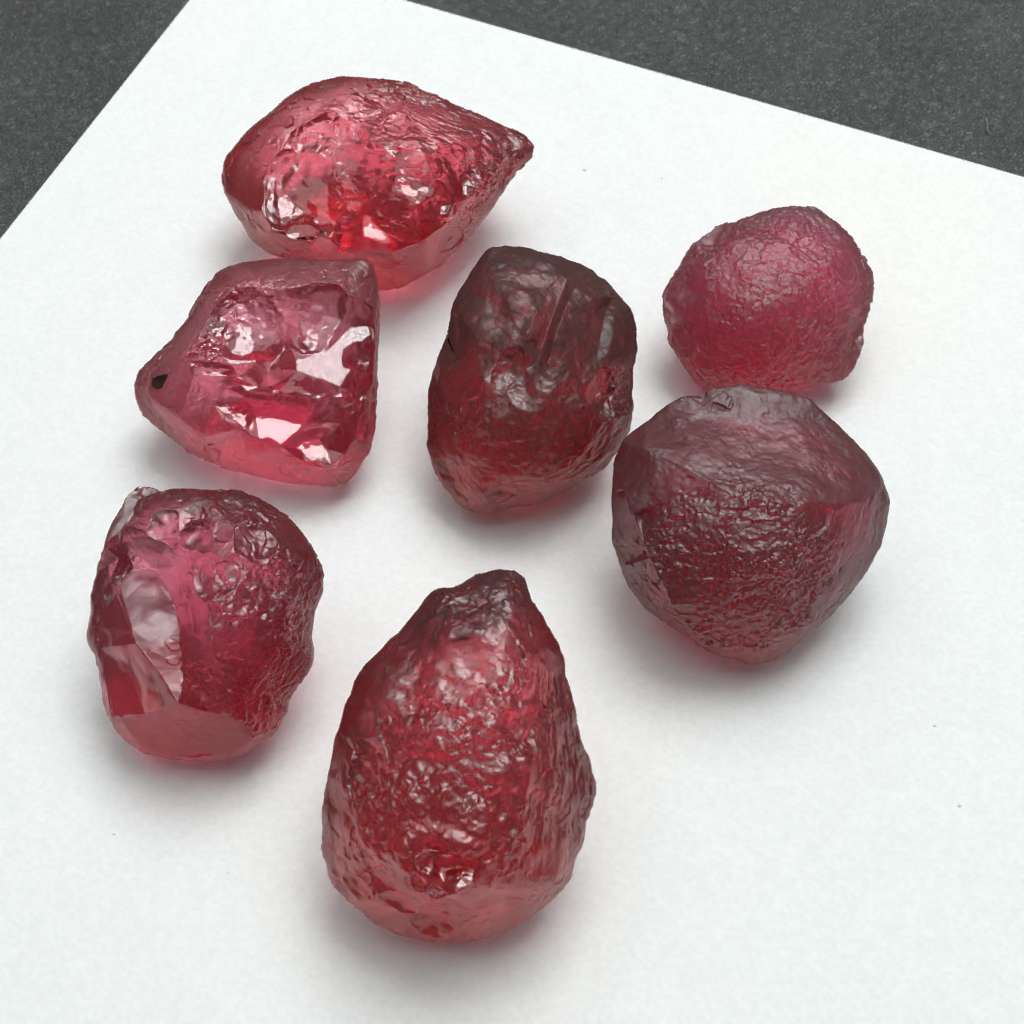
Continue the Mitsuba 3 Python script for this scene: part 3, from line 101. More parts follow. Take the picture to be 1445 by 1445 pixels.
GEMS['rough_gemstone_002'] = dict(medium='dark',names=['dull_upper_face'],hard=[45,46,47,48,49,50,51,52,53,54,55,56,57,58,59,60,61,62,63,64,65,66,67,68,69,70,71,72,73,74,105,106,107,108],mid=[],rim=[22,21,20,19,18,17,16,15,14,13,12,11,10,9,8,7,6,5,4,3,2,1,0,35,34,33,32,31,30,29,28,27,26,25,24,23],
    label='dark brownish red gemstone with a dull greyish upper half, in the middle of the paper', skin='gem_crust', gloss='gem_clear', mats={'dull_upper_face': 'gem_crust'}, round=5, hardness=0.15, fine_round=3, scoops=[([-0.35, 10.91, 30.82], 6.85, 0.89, None, 0), ([17.74, 9.89, 22.51], 5.24, 0.89, [0.276, -0.262, 0.925], 0.6), ([-1.14, -4.26, 13.24], 6.85, 1.01, None, 0.6)], chips=[([-8.14, 6.51, 23.82], 7.65, 10, 2.01, 4.43, 0.6)],
    relief=[('wavy', 1.3, 6, None, None), ('wavy', 0.7, 2.5, None, None), ('grain', 0.26, 0.8, None, None), ('chips', 0.5, 1.8, None, ([-8.14, 6.51, 23.82], 6.85)), ('chips', 0.5, 2.0, None, ([18.16, 11.48, 23.01], 6.85))],
    v=[(-4.08,39.53,33.09),(-0.82,39.53,33.09),(2.85,39.39,33.01),(6.52,38.6,32.5),(10.6,37.4,31.74),(14.26,36.02,30.86),(17.93,34.13,29.66),(21.19,31.38,27.9),(23.23,28.98,26.37),(24.05,25.37,24.07),(23.97,22.27,22.1),(23.64,18.15,19.47),(23.44,14.02,16.84),(23.23,10.58,14.65),(22.62,8.52,13.34),(20.58,5.77,11.59),(18.34,3.71,10.27),(15.08,1.65,8.96),(11.41,-0.07,7.86),(6.52,-1.96,6.66),(1.63,-3.17,5.89),(-4.49,-4.27,5.19),(-8.56,-3.51,5.67),(-11.82,-1.45,6.99),(-13.86,0.61,8.3),(-15.7,4.05,10.49),(-16.51,7.83,12.9),(-16.8,12.3,15.75),(-16.1,16.77,18.6),(-14.68,21.24,21.44),(-12.84,25.37,24.07),(-12.03,27.77,25.6),(-10.8,31.9,28.23),(-8.56,34.99,30.2),(-6.52,37.74,31.96),(-5.3,38.95,32.72),(20.65,17.87,25.02),(16.34,12.82,28.97),(10.79,10.2,31.12),(6.53,8.24,31.79),(0.81,10.04,30.07),(-1.89,11.34,30.89),(-6.17,13.55,29.92),(-9.38,16.12,27.26),(-12.7,18.61,24.07),(10.3,29.94,34.15),(8.33,24.41,33.73),(6.44,18.26,32.68),(4.67,12.81,30.88),(11.95,27.11,35.93),(9.89,21.73,36.32),(8.08,15.96,35.51),(6.53,11.27,33.48),(17.85,25.96,30.66),(16.73,21.22,30.26),(15.64,15.99,29.32),(19.6,25.04,30.55),(18.88,20.43,30),(17.58,15.54,29.27),(6.31,28.11,35.37),(4.68,21.8,35.65),(2.73,16.47,34.88),(1.19,12.21,32.88),(-12.66,16.78,23.85),(-11.41,8.8,20.68),(-11.41,2.14,16.44),(-4.95,8.9,30.3),(-4.96,2.66,25.84),(-6.17,-1.81,20.13),(11.17,6.96,29.06),(14.3,5.41,26.64),(18.91,7.09,21.02),(11.95,7.85,29.15),(15.63,8.3,24.66),(18.91,7.75,21.45),(-3.53,34.52,35.15),(3.21,34.52,35.15),(8.72,31.43,35.1),(17.8,27.44,32.56),(-5.05,26.59,35.36),(-6.92,16.64,32.84),(-10.2,16.62,26.62),(0.04,23.95,36.07),(-0.35,15.23,33.38),(3.13,20.16,34.61),(18.88,22.08,31.05),(-3.8,8.25,29.88),(-4.19,1.36,25.02),(3.08,2.3,28.95),(16.43,6.9,23.29),(20.67,8.74,18.74),(3.12,-2.95,21.79),(-6.97,-1.79,18.71),(-5.85,-4.73,13.97),(4.7,-4.75,17.54),(12.43,-1.27,20.71),(17.87,3.83,16.08),(10.8,15.63,34.11),(14.44,23.82,35.03),(-9.38,22.75,31.48),(-1.13,-4.64,17.37),(-11.1,0.16,12.31),(-5.05,25.53,34.2),(14.44,22.84,34.4),(-11.03,17.37,25.66),(19.24,22.73,30.27),(3.7,19.13,35.26),(-5.56,0.44,22.99),(16.58,6.26,23.84),(-9.79,16.44,26.86),(-10.62,17.06,26.06),(-10,16.59,26.66),(-10.41,16.9,26.26),(-10.1,16.67,26.56),(-10.31,16.82,26.36),(-10.15,16.71,26.51),(-10.26,16.79,26.41),(-10.18,16.73,26.48),(-10.23,16.77,26.43),(-10.19,16.74,26.47),(-10.22,16.76,26.45),(-10.2,16.74,26.47),(-10.21,16.75,26.45),(-10.2,16.74,26.46),(-10.21,16.75,26.46),(-10.2,16.75,26.46),(-10.21,16.75,26.46),(1.24,42.12,23.22),(7.14,41.59,23.99),(-6.32,37.67,19.38),(-1.45,39.7,16.62),(4.29,40.97,17.91),(10.61,38.84,17.93),(15.42,37.23,19.17),(-3.94,36.54,13.61),(0.65,36.99,11.77),(6.85,36.71,13.95),(13.94,37.21,14.62),(18.04,35.23,15.35),(-7.47,32.7,12.16),(-0.68,32.44,9.04),(4.62,34.3,9.13),(9.39,32.54,9.93),(16.07,31.77,11.78),(-9.44,27.93,9.68),(-4.58,28.41,7.11),(0.93,29.22,6.3),(5.83,29.8,5.82),(13.75,29.24,7.29),(17.18,27.92,10.59),(-12.59,22.21,8.22),(-6.41,24.58,3.75),(-0.8,24.51,3.11),(2.94,26.48,3.53),(10.44,25.44,3.9),(16.26,24.45,6.77),(20.08,22.9,8.1),(-10.75,18.33,4.12),(-5.03,21.21,1.44),(2.02,20.47,1.43),(6.26,20.72,0.45),(13.74,18.82,3),(17.48,17.79,3.96),(-12.62,12.52,3.99),(-6.53,15.86,-0.48),(-2.41,15.8,-0.26),(4.51,15.63,-0.39),(9.4,14.68,1.44),(16.39,12.98,4.05),(-8.97,10.22,0.69),(-5.16,11.37,-1.91),(0.38,12.15,-1.52),(6.58,8.87,0.6),(-2.71,4.63,-0.39)],
    f=[(22,21,93),(22,93,23),(27,26,64),(21,20,100),(21,100,93),(24,23,101),(23,93,101),(24,101,25),(16,15,96),(14,96,15),(87,88,67),(86,67,88),(43,42,80),(102,99,80),(31,99,32),(102,32,99),(31,30,99),(80,99,30),(25,65,26),(25,101,65),(64,26,65),(11,10,36),(14,71,96),(62,48,61),(97,38,55),(27,64,28),(64,63,28),(29,28,63),(87,91,88),(100,91,68),(86,88,40),(62,40,48),(2,76,3),(59,76,82),(4,3,77),(59,77,76),(3,76,77),(102,82,79),(102,79,32),(33,32,79),(43,66,42),(43,63,66),(64,66,63),(64,67,66),(86,66,67),(59,60,46),(59,82,60),(84,60,82),(93,92,101),(93,100,92),(100,68,92),(101,92,65),(68,65,92),(64,107,67),(64,65,107),(87,67,107),(68,107,65),(87,107,91),(68,91,107),(11,73,12),(48,47,61),(51,46,47),(46,60,47),(84,82,83),(84,83,61),(102,80,83),(102,83,82),(62,61,83),(80,42,83),(97,52,38),(51,52,97),(51,47,52),(48,52,47),(69,72,38),(69,88,70),(73,70,89),(69,70,72),(73,72,70),(96,71,108),(89,70,108),(29,44,30),(30,44,104),(29,63,44),(63,104,44),(100,94,91),(19,94,20),(20,94,100),(19,18,94),(17,95,18),(18,95,94),(91,94,95),(16,95,17),(16,96,95),(96,108,95),(70,95,108),(88,91,95),(88,95,70),(48,40,39),(88,39,40),(69,39,88),(48,39,52),(69,38,39),(38,52,39),(4,77,45),(4,45,5),(49,5,45),(59,45,77),(59,46,45),(49,6,5),(78,7,6),(82,76,75),(82,75,79),(0,35,75),(34,75,35),(33,75,34),(33,79,75),(42,66,41),(62,41,40),(86,40,41),(86,41,66),(62,83,41),(42,41,83),(97,55,54),(97,54,103),(49,45,50),(46,50,45),(97,103,50),(51,97,50),(51,50,46),(73,74,12),(71,74,108),(73,89,74),(89,108,74),(84,106,60),(60,106,47),(84,61,106),(61,47,106),(55,38,37),(38,72,37),(58,55,37),(73,37,72),(58,37,36),(11,37,73),(11,36,37),(30,104,110),(63,110,104),(43,80,109),(43,109,63),(80,30,115),(2,1,76),(76,1,75),(0,75,1),(58,57,55),(55,57,54),(58,36,57),(9,57,10),(10,57,36),(103,54,53),(78,53,7),(49,50,98),(103,98,50),(78,6,98),(49,98,6),(78,98,53),(103,53,98),(13,12,90),(12,74,90),(71,90,74),(14,13,90),(14,90,71),(30,110,112),(63,112,110),(30,117,115),(63,115,117),(80,111,109),(63,109,111),(8,7,56),(7,53,56),(30,112,114),(63,114,112),(30,119,117),(63,117,119),(80,115,113),(80,113,111),(63,113,115),(63,111,113),(54,85,53),(53,85,56),(54,57,85),(30,114,116),(63,116,114),(30,121,119),(63,119,121),(8,56,105),(56,85,105),(9,8,105),(9,105,57),(57,105,85),(30,116,118),(63,118,116),(30,123,121),(63,121,123),(30,118,120),(63,120,118),(30,81,125),(30,125,123),(63,125,81),(63,123,125),(30,120,122),(63,122,120),(30,122,124),(63,124,122),(30,126,81),(30,124,126),(63,81,126),(63,126,124),(8,138,7),(138,8,9),(143,138,9),(173,21,22),(173,20,21),(34,127,129),(127,34,35),(127,0,1),(0,127,35),(128,4,132),(131,128,132),(127,128,131),(137,138,143),(142,137,143),(157,26,27),(169,23,24),(23,169,22),(25,169,24),(10,143,9),(29,150,28),(28,150,27),(150,157,27),(136,131,132),(136,142,141),(137,136,132),(136,137,142),(136,135,131),(140,135,141),(135,136,141),(139,140,145),(31,32,129),(31,139,30),(33,34,129),(32,33,129),(4,5,132),(127,130,129),(130,127,131),(135,130,131),(2,127,1),(2,128,127),(170,173,22),(169,170,22),(164,157,158),(164,170,169),(26,163,25),(163,169,25),(163,26,157),(164,163,157),(163,164,169),(17,168,16),(168,15,16),(173,171,20),(170,171,173),(142,147,141),(151,152,158),(152,151,145),(157,151,158),(150,151,157),(144,139,145),(144,150,29),(144,29,30),(139,144,30),(151,144,145),(144,151,150),(134,135,140),(139,134,140),(130,134,129),(134,130,135),(134,31,129),(31,134,139),(5,133,132),(133,5,6),(133,137,132),(137,133,138),(138,133,7),(133,6,7),(128,3,4),(2,3,128),(18,167,17),(167,168,17),(15,162,14),(168,162,15),(162,13,14),(164,165,170),(165,171,170),(165,164,158),(167,166,160),(165,166,171),(156,12,13),(162,156,13),(12,156,11),(153,154,160),(154,153,147),(153,146,147),(146,140,141),(147,146,141),(140,146,145),(146,152,145),(146,153,152),(166,159,160),(159,166,165),(159,153,160),(153,159,152),(152,159,158),(159,165,158),(172,166,167),(172,18,19),(172,167,18),(166,172,171),(20,172,19),(171,172,20),(161,167,160),(154,161,160),(167,161,168),(161,162,168),(148,142,143),(148,147,142),(148,154,147),(149,148,143),(156,149,11),(10,149,143),(149,10,11),(148,155,154),(155,161,154),(155,149,156),(149,155,148),(155,156,162),(161,155,162)],
    tag=[(12,0),(13,0),(14,0),(15,0),(16,0),(17,0),(23,0),(24,0),(31,0),(32,0),(33,0),(34,0),(35,0),(36,0),(37,0),(38,0),(39,0),(45,0),(46,0),(47,0),(60,0),(61,0),(62,0),(63,0),(64,0),(65,0),(66,0),(67,0),(68,0),(69,0),(70,0),(71,0),(72,0),(80,0),(81,0),(97,0),(100,0),(102,0),(103,0),(104,0),(105,0),(106,0),(107,0),(108,0),(109,0),(110,0),(111,0),(112,0),(113,0),(114,0),(115,0),(117,0),(120,0),(121,0),(122,0),(123,0),(124,0),(125,0),(126,0),(127,0),(128,0),(133,0),(134,0),(135,0),(136,0),(137,0),(139,0),(141,0),(144,0),(146,0),(148,0),(149,0),(150,0),(151,0),(152,0),(153,0),(154,0),(155,0),(156,0),(157,0),(158,0),(159,0),(160,0),(161,0),(162,0),(163,0),(164,0),(170,0),(172,0),(174,0),(176,0),(177,0),(178,0),(180,0),(182,0),(183,0),(186,0),(187,0),(188,0),(189,0),(191,0),(193,0),(194,0),(195,0),(196,0),(197,0),(198,0),(200,0),(202,0),(204,0),(205,0),(208,0),(210,0),(212,0),(213,0)])
GEMS['rough_gemstone_003'] = dict(medium='raspberry',names=[],hard=[45,46,47,48,49,50,51,52,53,54,55,56,83,84,85,86,87,88,89],mid=[],rim=[28,27,26,25,24,23,22,21,20,19,18,17,16,15,14,13,12,11,10,9,8,7,6,5,4,3,2,1,0,44,43,42,41,40,39,38,37,36,35,34,33,32,31,30,29],
    label='raspberry red frosted gemstone with an uneven right edge, behind the large round one', skin='gem_matte', gloss='gem_clear', round=5, hardness=0.12, fine_round=3, scoops=[([68.87, 34.11, 14.44], 5.17, 1.55, None, 0.3), ([33.1, 37.42, 18.93], 8.96, 2.07, [-0.677, -0.119, 0.727], 0.9), ([41.13, 49.19, 24.4], 6.89, 1.03, None, 0.8), ([58.11, 43.42, 27.79], 10.34, 0.83, None, 0), ([67.5, 29.77, 11.7], 5.17, 0.83, None, 0.6)], chips=[([37.37, 43.51, 24.19], 7.92, 6, 1.72, 3.79, 0.8), ([66.94, 42.46, 22.85], 6.89, 4, 1.72, 3.79, 0.7)],
    relief=[('wavy', 1.2, 5, None, None), ('chips', 0.45, 1.5, None, 'skin'), ('grain', 0.42, 0.8, None, 'skin'), ('chips', 0.6, 2, None, ([36.4, 43.21, 23.53], 8.96))],
    v=[(50.78,56.02,25.56),(54.26,56.32,25.75),(57.05,56.7,25.99),(60.19,56.76,26.03),(62.28,55.87,25.47),(64.38,54.7,24.72),(66.12,53.37,23.88),(68.21,51.61,22.75),(69.61,49.7,21.53),(70.48,48.08,20.5),(71.7,47.05,19.85),(72.92,44.99,18.54),(73.27,43.08,17.32),(72.75,40.58,15.73),(71.7,37.94,14.04),(70.72,36.17,12.92),(71,34.11,11.6),(71.35,32.35,10.48),(70.3,30.73,9.45),(69.61,29.11,8.42),(68.21,27.35,7.3),(66.47,26.32,6.64),(63.68,26.03,6.45),(60.89,25.58,6.17),(59.15,24.41,5.42),(57.05,23.82,5.05),(50.78,23.08,4.58),(43.11,23.38,4.77),(38.57,24.85,5.7),(36.83,26.17,6.55),(35.09,28.23,7.86),(32.65,30.58,9.36),(30.73,32.94,10.86),(30.73,35.58,12.54),(29.86,37.05,13.48),(29.86,40.29,15.54),(29.86,41.76,16.48),(31.25,43.82,17.79),(33.34,46.76,19.66),(35.44,49.4,21.35),(38.23,51.61,22.75),(41.71,53.67,24.06),(45.2,53.82,24.16),(47.29,54.84,24.81),(49.03,55.73,25.37),(44.98,51.93,25.4),(43.28,45.75,27.19),(37.17,41.25,24.73),(36.12,35.92,21.74),(31.56,34.45,15.09),(53.64,43.54,28.64),(57.99,42.41,27.92),(62,40.15,26.48),(64.97,39.09,24.17),(57.9,25.71,13.6),(62.97,29.69,16.14),(69.63,34.89,14.55),(38.05,39.43,24.8),(44.76,44.52,28.04),(54.74,47.45,28.27),(61.41,44.38,26.72),(64.49,36.94,23.62),(63.43,31.03,18.22),(59.19,26.35,14.42),(49.46,23.3,14.52),(37.93,25.78,14.06),(45.44,30.32,24.3),(53.7,33.11,26.08),(54.94,28.4,21.45),(34.79,39.66,20.45),(32.17,38.04,18.19),(44.93,51.11,25.29),(41.24,46.53,24.83),(63.87,27.12,11.23),(68.22,43.27,21.93),(68.41,37.94,19.35),(66.52,30.35,13.7),(58.48,52.36,26.91),(64.89,48.96,25.15),(34.14,31.57,14.89),(45.59,36.58,27.07),(41.85,27.59,19.3),(51.74,39.51,27.71),(44.13,48.83,26.29),(40.22,43.5,25.96),(36.65,38.58,23.24),(60.43,27.7,14.87),(66.28,32.29,15.34),(44.55,50.37,25.84),(59.17,26.7,14.24),(53.03,58.98,16.44),(59.37,59.01,15.58),(63.16,58.65,15.29),(40.21,54.5,14.33),(45.65,56.82,10.91),(51.31,57.46,11.02),(57.49,58.12,8.49),(62.35,57.06,9.29),(67.62,54.54,12),(38.7,50.83,9.74),(44.36,53.05,7.92),(49.95,54.86,6.79),(54.32,53.59,6.86),(60.88,53.74,7.29),(64.22,52.86,8.1),(69.16,52.59,10.63),(36.17,46.84,7.55),(41.01,48.86,5.84),(46.38,51.53,4.83),(52.82,50.16,4.29),(56.76,51.39,3.08),(63,50.03,3.87),(68.08,48.58,6.78),(71.58,46.94,9.93),(34.46,42.54,7.2),(38.15,44.63,4.61),(43.69,47.31,3.22),(49.08,46.77,1.75),(55.41,47.74,1.48),(59.13,48.12,1.08),(65.1,45.15,4.32),(69.13,42.7,6.06),(35.15,39.97,4.91),(41.83,41.26,0.8),(46.19,43.44,-0.05),(52.05,42.6,-1.32),(58.19,43.75,-0.64),(61.84,42.14,-0.19),(66.31,40.39,1.58),(38.49,36.8,1.9),(44.59,36.91,-0.37),(48.83,38.26,-1.23),(54.11,37.76,-1.51),(59.73,38.82,-0.82),(63.31,36.63,-0.18),(46.57,33.99,-1.32),(51.7,32.37,-1.03),(56.58,31.85,-0.41)],
    f=[(28,27,65),(26,64,27),(27,64,65),(81,65,64),(26,25,64),(12,75,13),(56,14,75),(56,15,14),(75,14,13),(75,53,61),(78,8,7),(21,73,22),(20,73,21),(24,54,25),(25,54,64),(20,19,73),(76,73,19),(17,16,76),(56,16,15),(58,82,50),(58,80,82),(67,82,80),(67,51,82),(50,82,51),(81,64,66),(67,80,66),(81,66,48),(85,69,48),(85,38,69),(37,69,38),(85,47,38),(39,38,47),(58,84,80),(39,47,84),(41,40,72),(39,84,40),(72,40,84),(67,62,61),(56,75,62),(75,61,62),(78,52,8),(53,52,61),(67,61,52),(67,52,51),(24,23,54),(17,76,18),(76,19,18),(56,87,16),(76,16,87),(56,62,87),(28,65,29),(65,30,29),(64,54,68),(64,68,66),(67,66,68),(54,89,68),(86,68,89),(67,68,62),(65,31,30),(81,48,79),(48,49,79),(81,79,65),(65,79,31),(48,69,70),(48,70,49),(37,70,69),(34,49,70),(34,70,35),(45,71,43),(58,43,71),(44,43,50),(58,50,43),(80,84,57),(47,57,84),(85,57,47),(80,57,66),(85,48,57),(48,66,57),(44,50,0),(78,7,6),(78,6,5),(86,73,55),(76,55,73),(86,55,68),(62,68,55),(76,87,55),(62,55,87),(78,60,52),(51,52,60),(51,60,77),(78,5,60),(5,77,60),(53,74,52),(8,52,74),(12,74,75),(75,74,53),(50,51,59),(51,77,59),(50,59,0),(1,0,59),(3,2,77),(1,59,2),(77,2,59),(3,77,4),(5,4,77),(54,23,63),(54,63,89),(22,73,63),(22,63,23),(86,63,73),(86,89,63),(31,79,32),(37,36,70),(35,70,36),(45,88,71),(45,43,42),(41,88,42),(45,42,88),(8,74,9),(10,9,74),(12,11,74),(10,74,11),(34,33,49),(49,33,79),(79,33,32),(41,83,88),(58,71,83),(71,88,83),(41,72,46),(41,46,83),(58,83,46),(58,46,84),(72,84,46),(21,134,20),(134,128,20),(106,99,107),(37,106,36),(106,37,99),(99,100,107),(102,110,109),(110,103,111),(103,102,96),(102,103,110),(119,110,111),(128,19,20),(18,19,128),(121,14,15),(120,121,128),(120,119,111),(16,18,128),(121,16,128),(16,121,15),(31,32,122),(129,31,122),(27,136,26),(114,115,122),(115,106,107),(115,114,106),(100,108,107),(112,120,111),(120,112,121),(102,95,96),(91,97,96),(97,103,96),(22,134,21),(117,108,109),(16,17,18),(33,114,122),(114,33,34),(32,33,122),(35,114,34),(106,35,36),(114,35,106),(30,129,29),(129,30,31),(28,135,27),(135,136,27),(116,115,107),(116,117,124),(108,116,107),(117,116,108),(123,116,124),(116,123,115),(123,129,122),(115,123,122),(91,1,2),(37,38,99),(93,100,99),(38,93,99),(93,38,39),(8,98,7),(98,8,9),(105,10,11),(105,98,9),(10,105,9),(113,14,121),(112,113,121),(14,113,13),(13,113,12),(105,113,112),(113,11,12),(113,105,11),(101,95,102),(101,108,100),(101,102,109),(108,101,109),(90,95,42),(90,1,91),(1,90,0),(90,91,96),(95,90,96),(104,97,98),(97,104,103),(105,104,98),(104,105,112),(103,104,111),(104,112,111),(97,92,98),(92,97,91),(92,4,5),(3,91,2),(3,92,91),(92,3,4),(25,137,24),(136,137,26),(137,25,26),(22,23,134),(23,137,134),(137,23,24),(135,131,136),(134,127,128),(127,120,128),(120,127,119),(127,126,119),(126,118,119),(118,117,109),(110,118,109),(119,118,110),(123,130,129),(130,135,28),(130,131,135),(130,28,29),(129,130,29),(130,123,124),(131,130,124),(93,94,100),(94,101,100),(101,94,95),(95,94,42),(94,41,42),(41,94,93),(40,93,39),(40,41,93),(43,90,42),(98,6,7),(92,6,98),(6,92,5),(131,132,136),(132,137,136),(90,44,0),(43,44,90),(125,118,126),(132,125,126),(118,125,117),(125,132,131),(117,125,124),(125,131,124),(132,133,137),(137,133,134),(133,127,134),(127,133,126),(133,132,126)],
    tag=[])
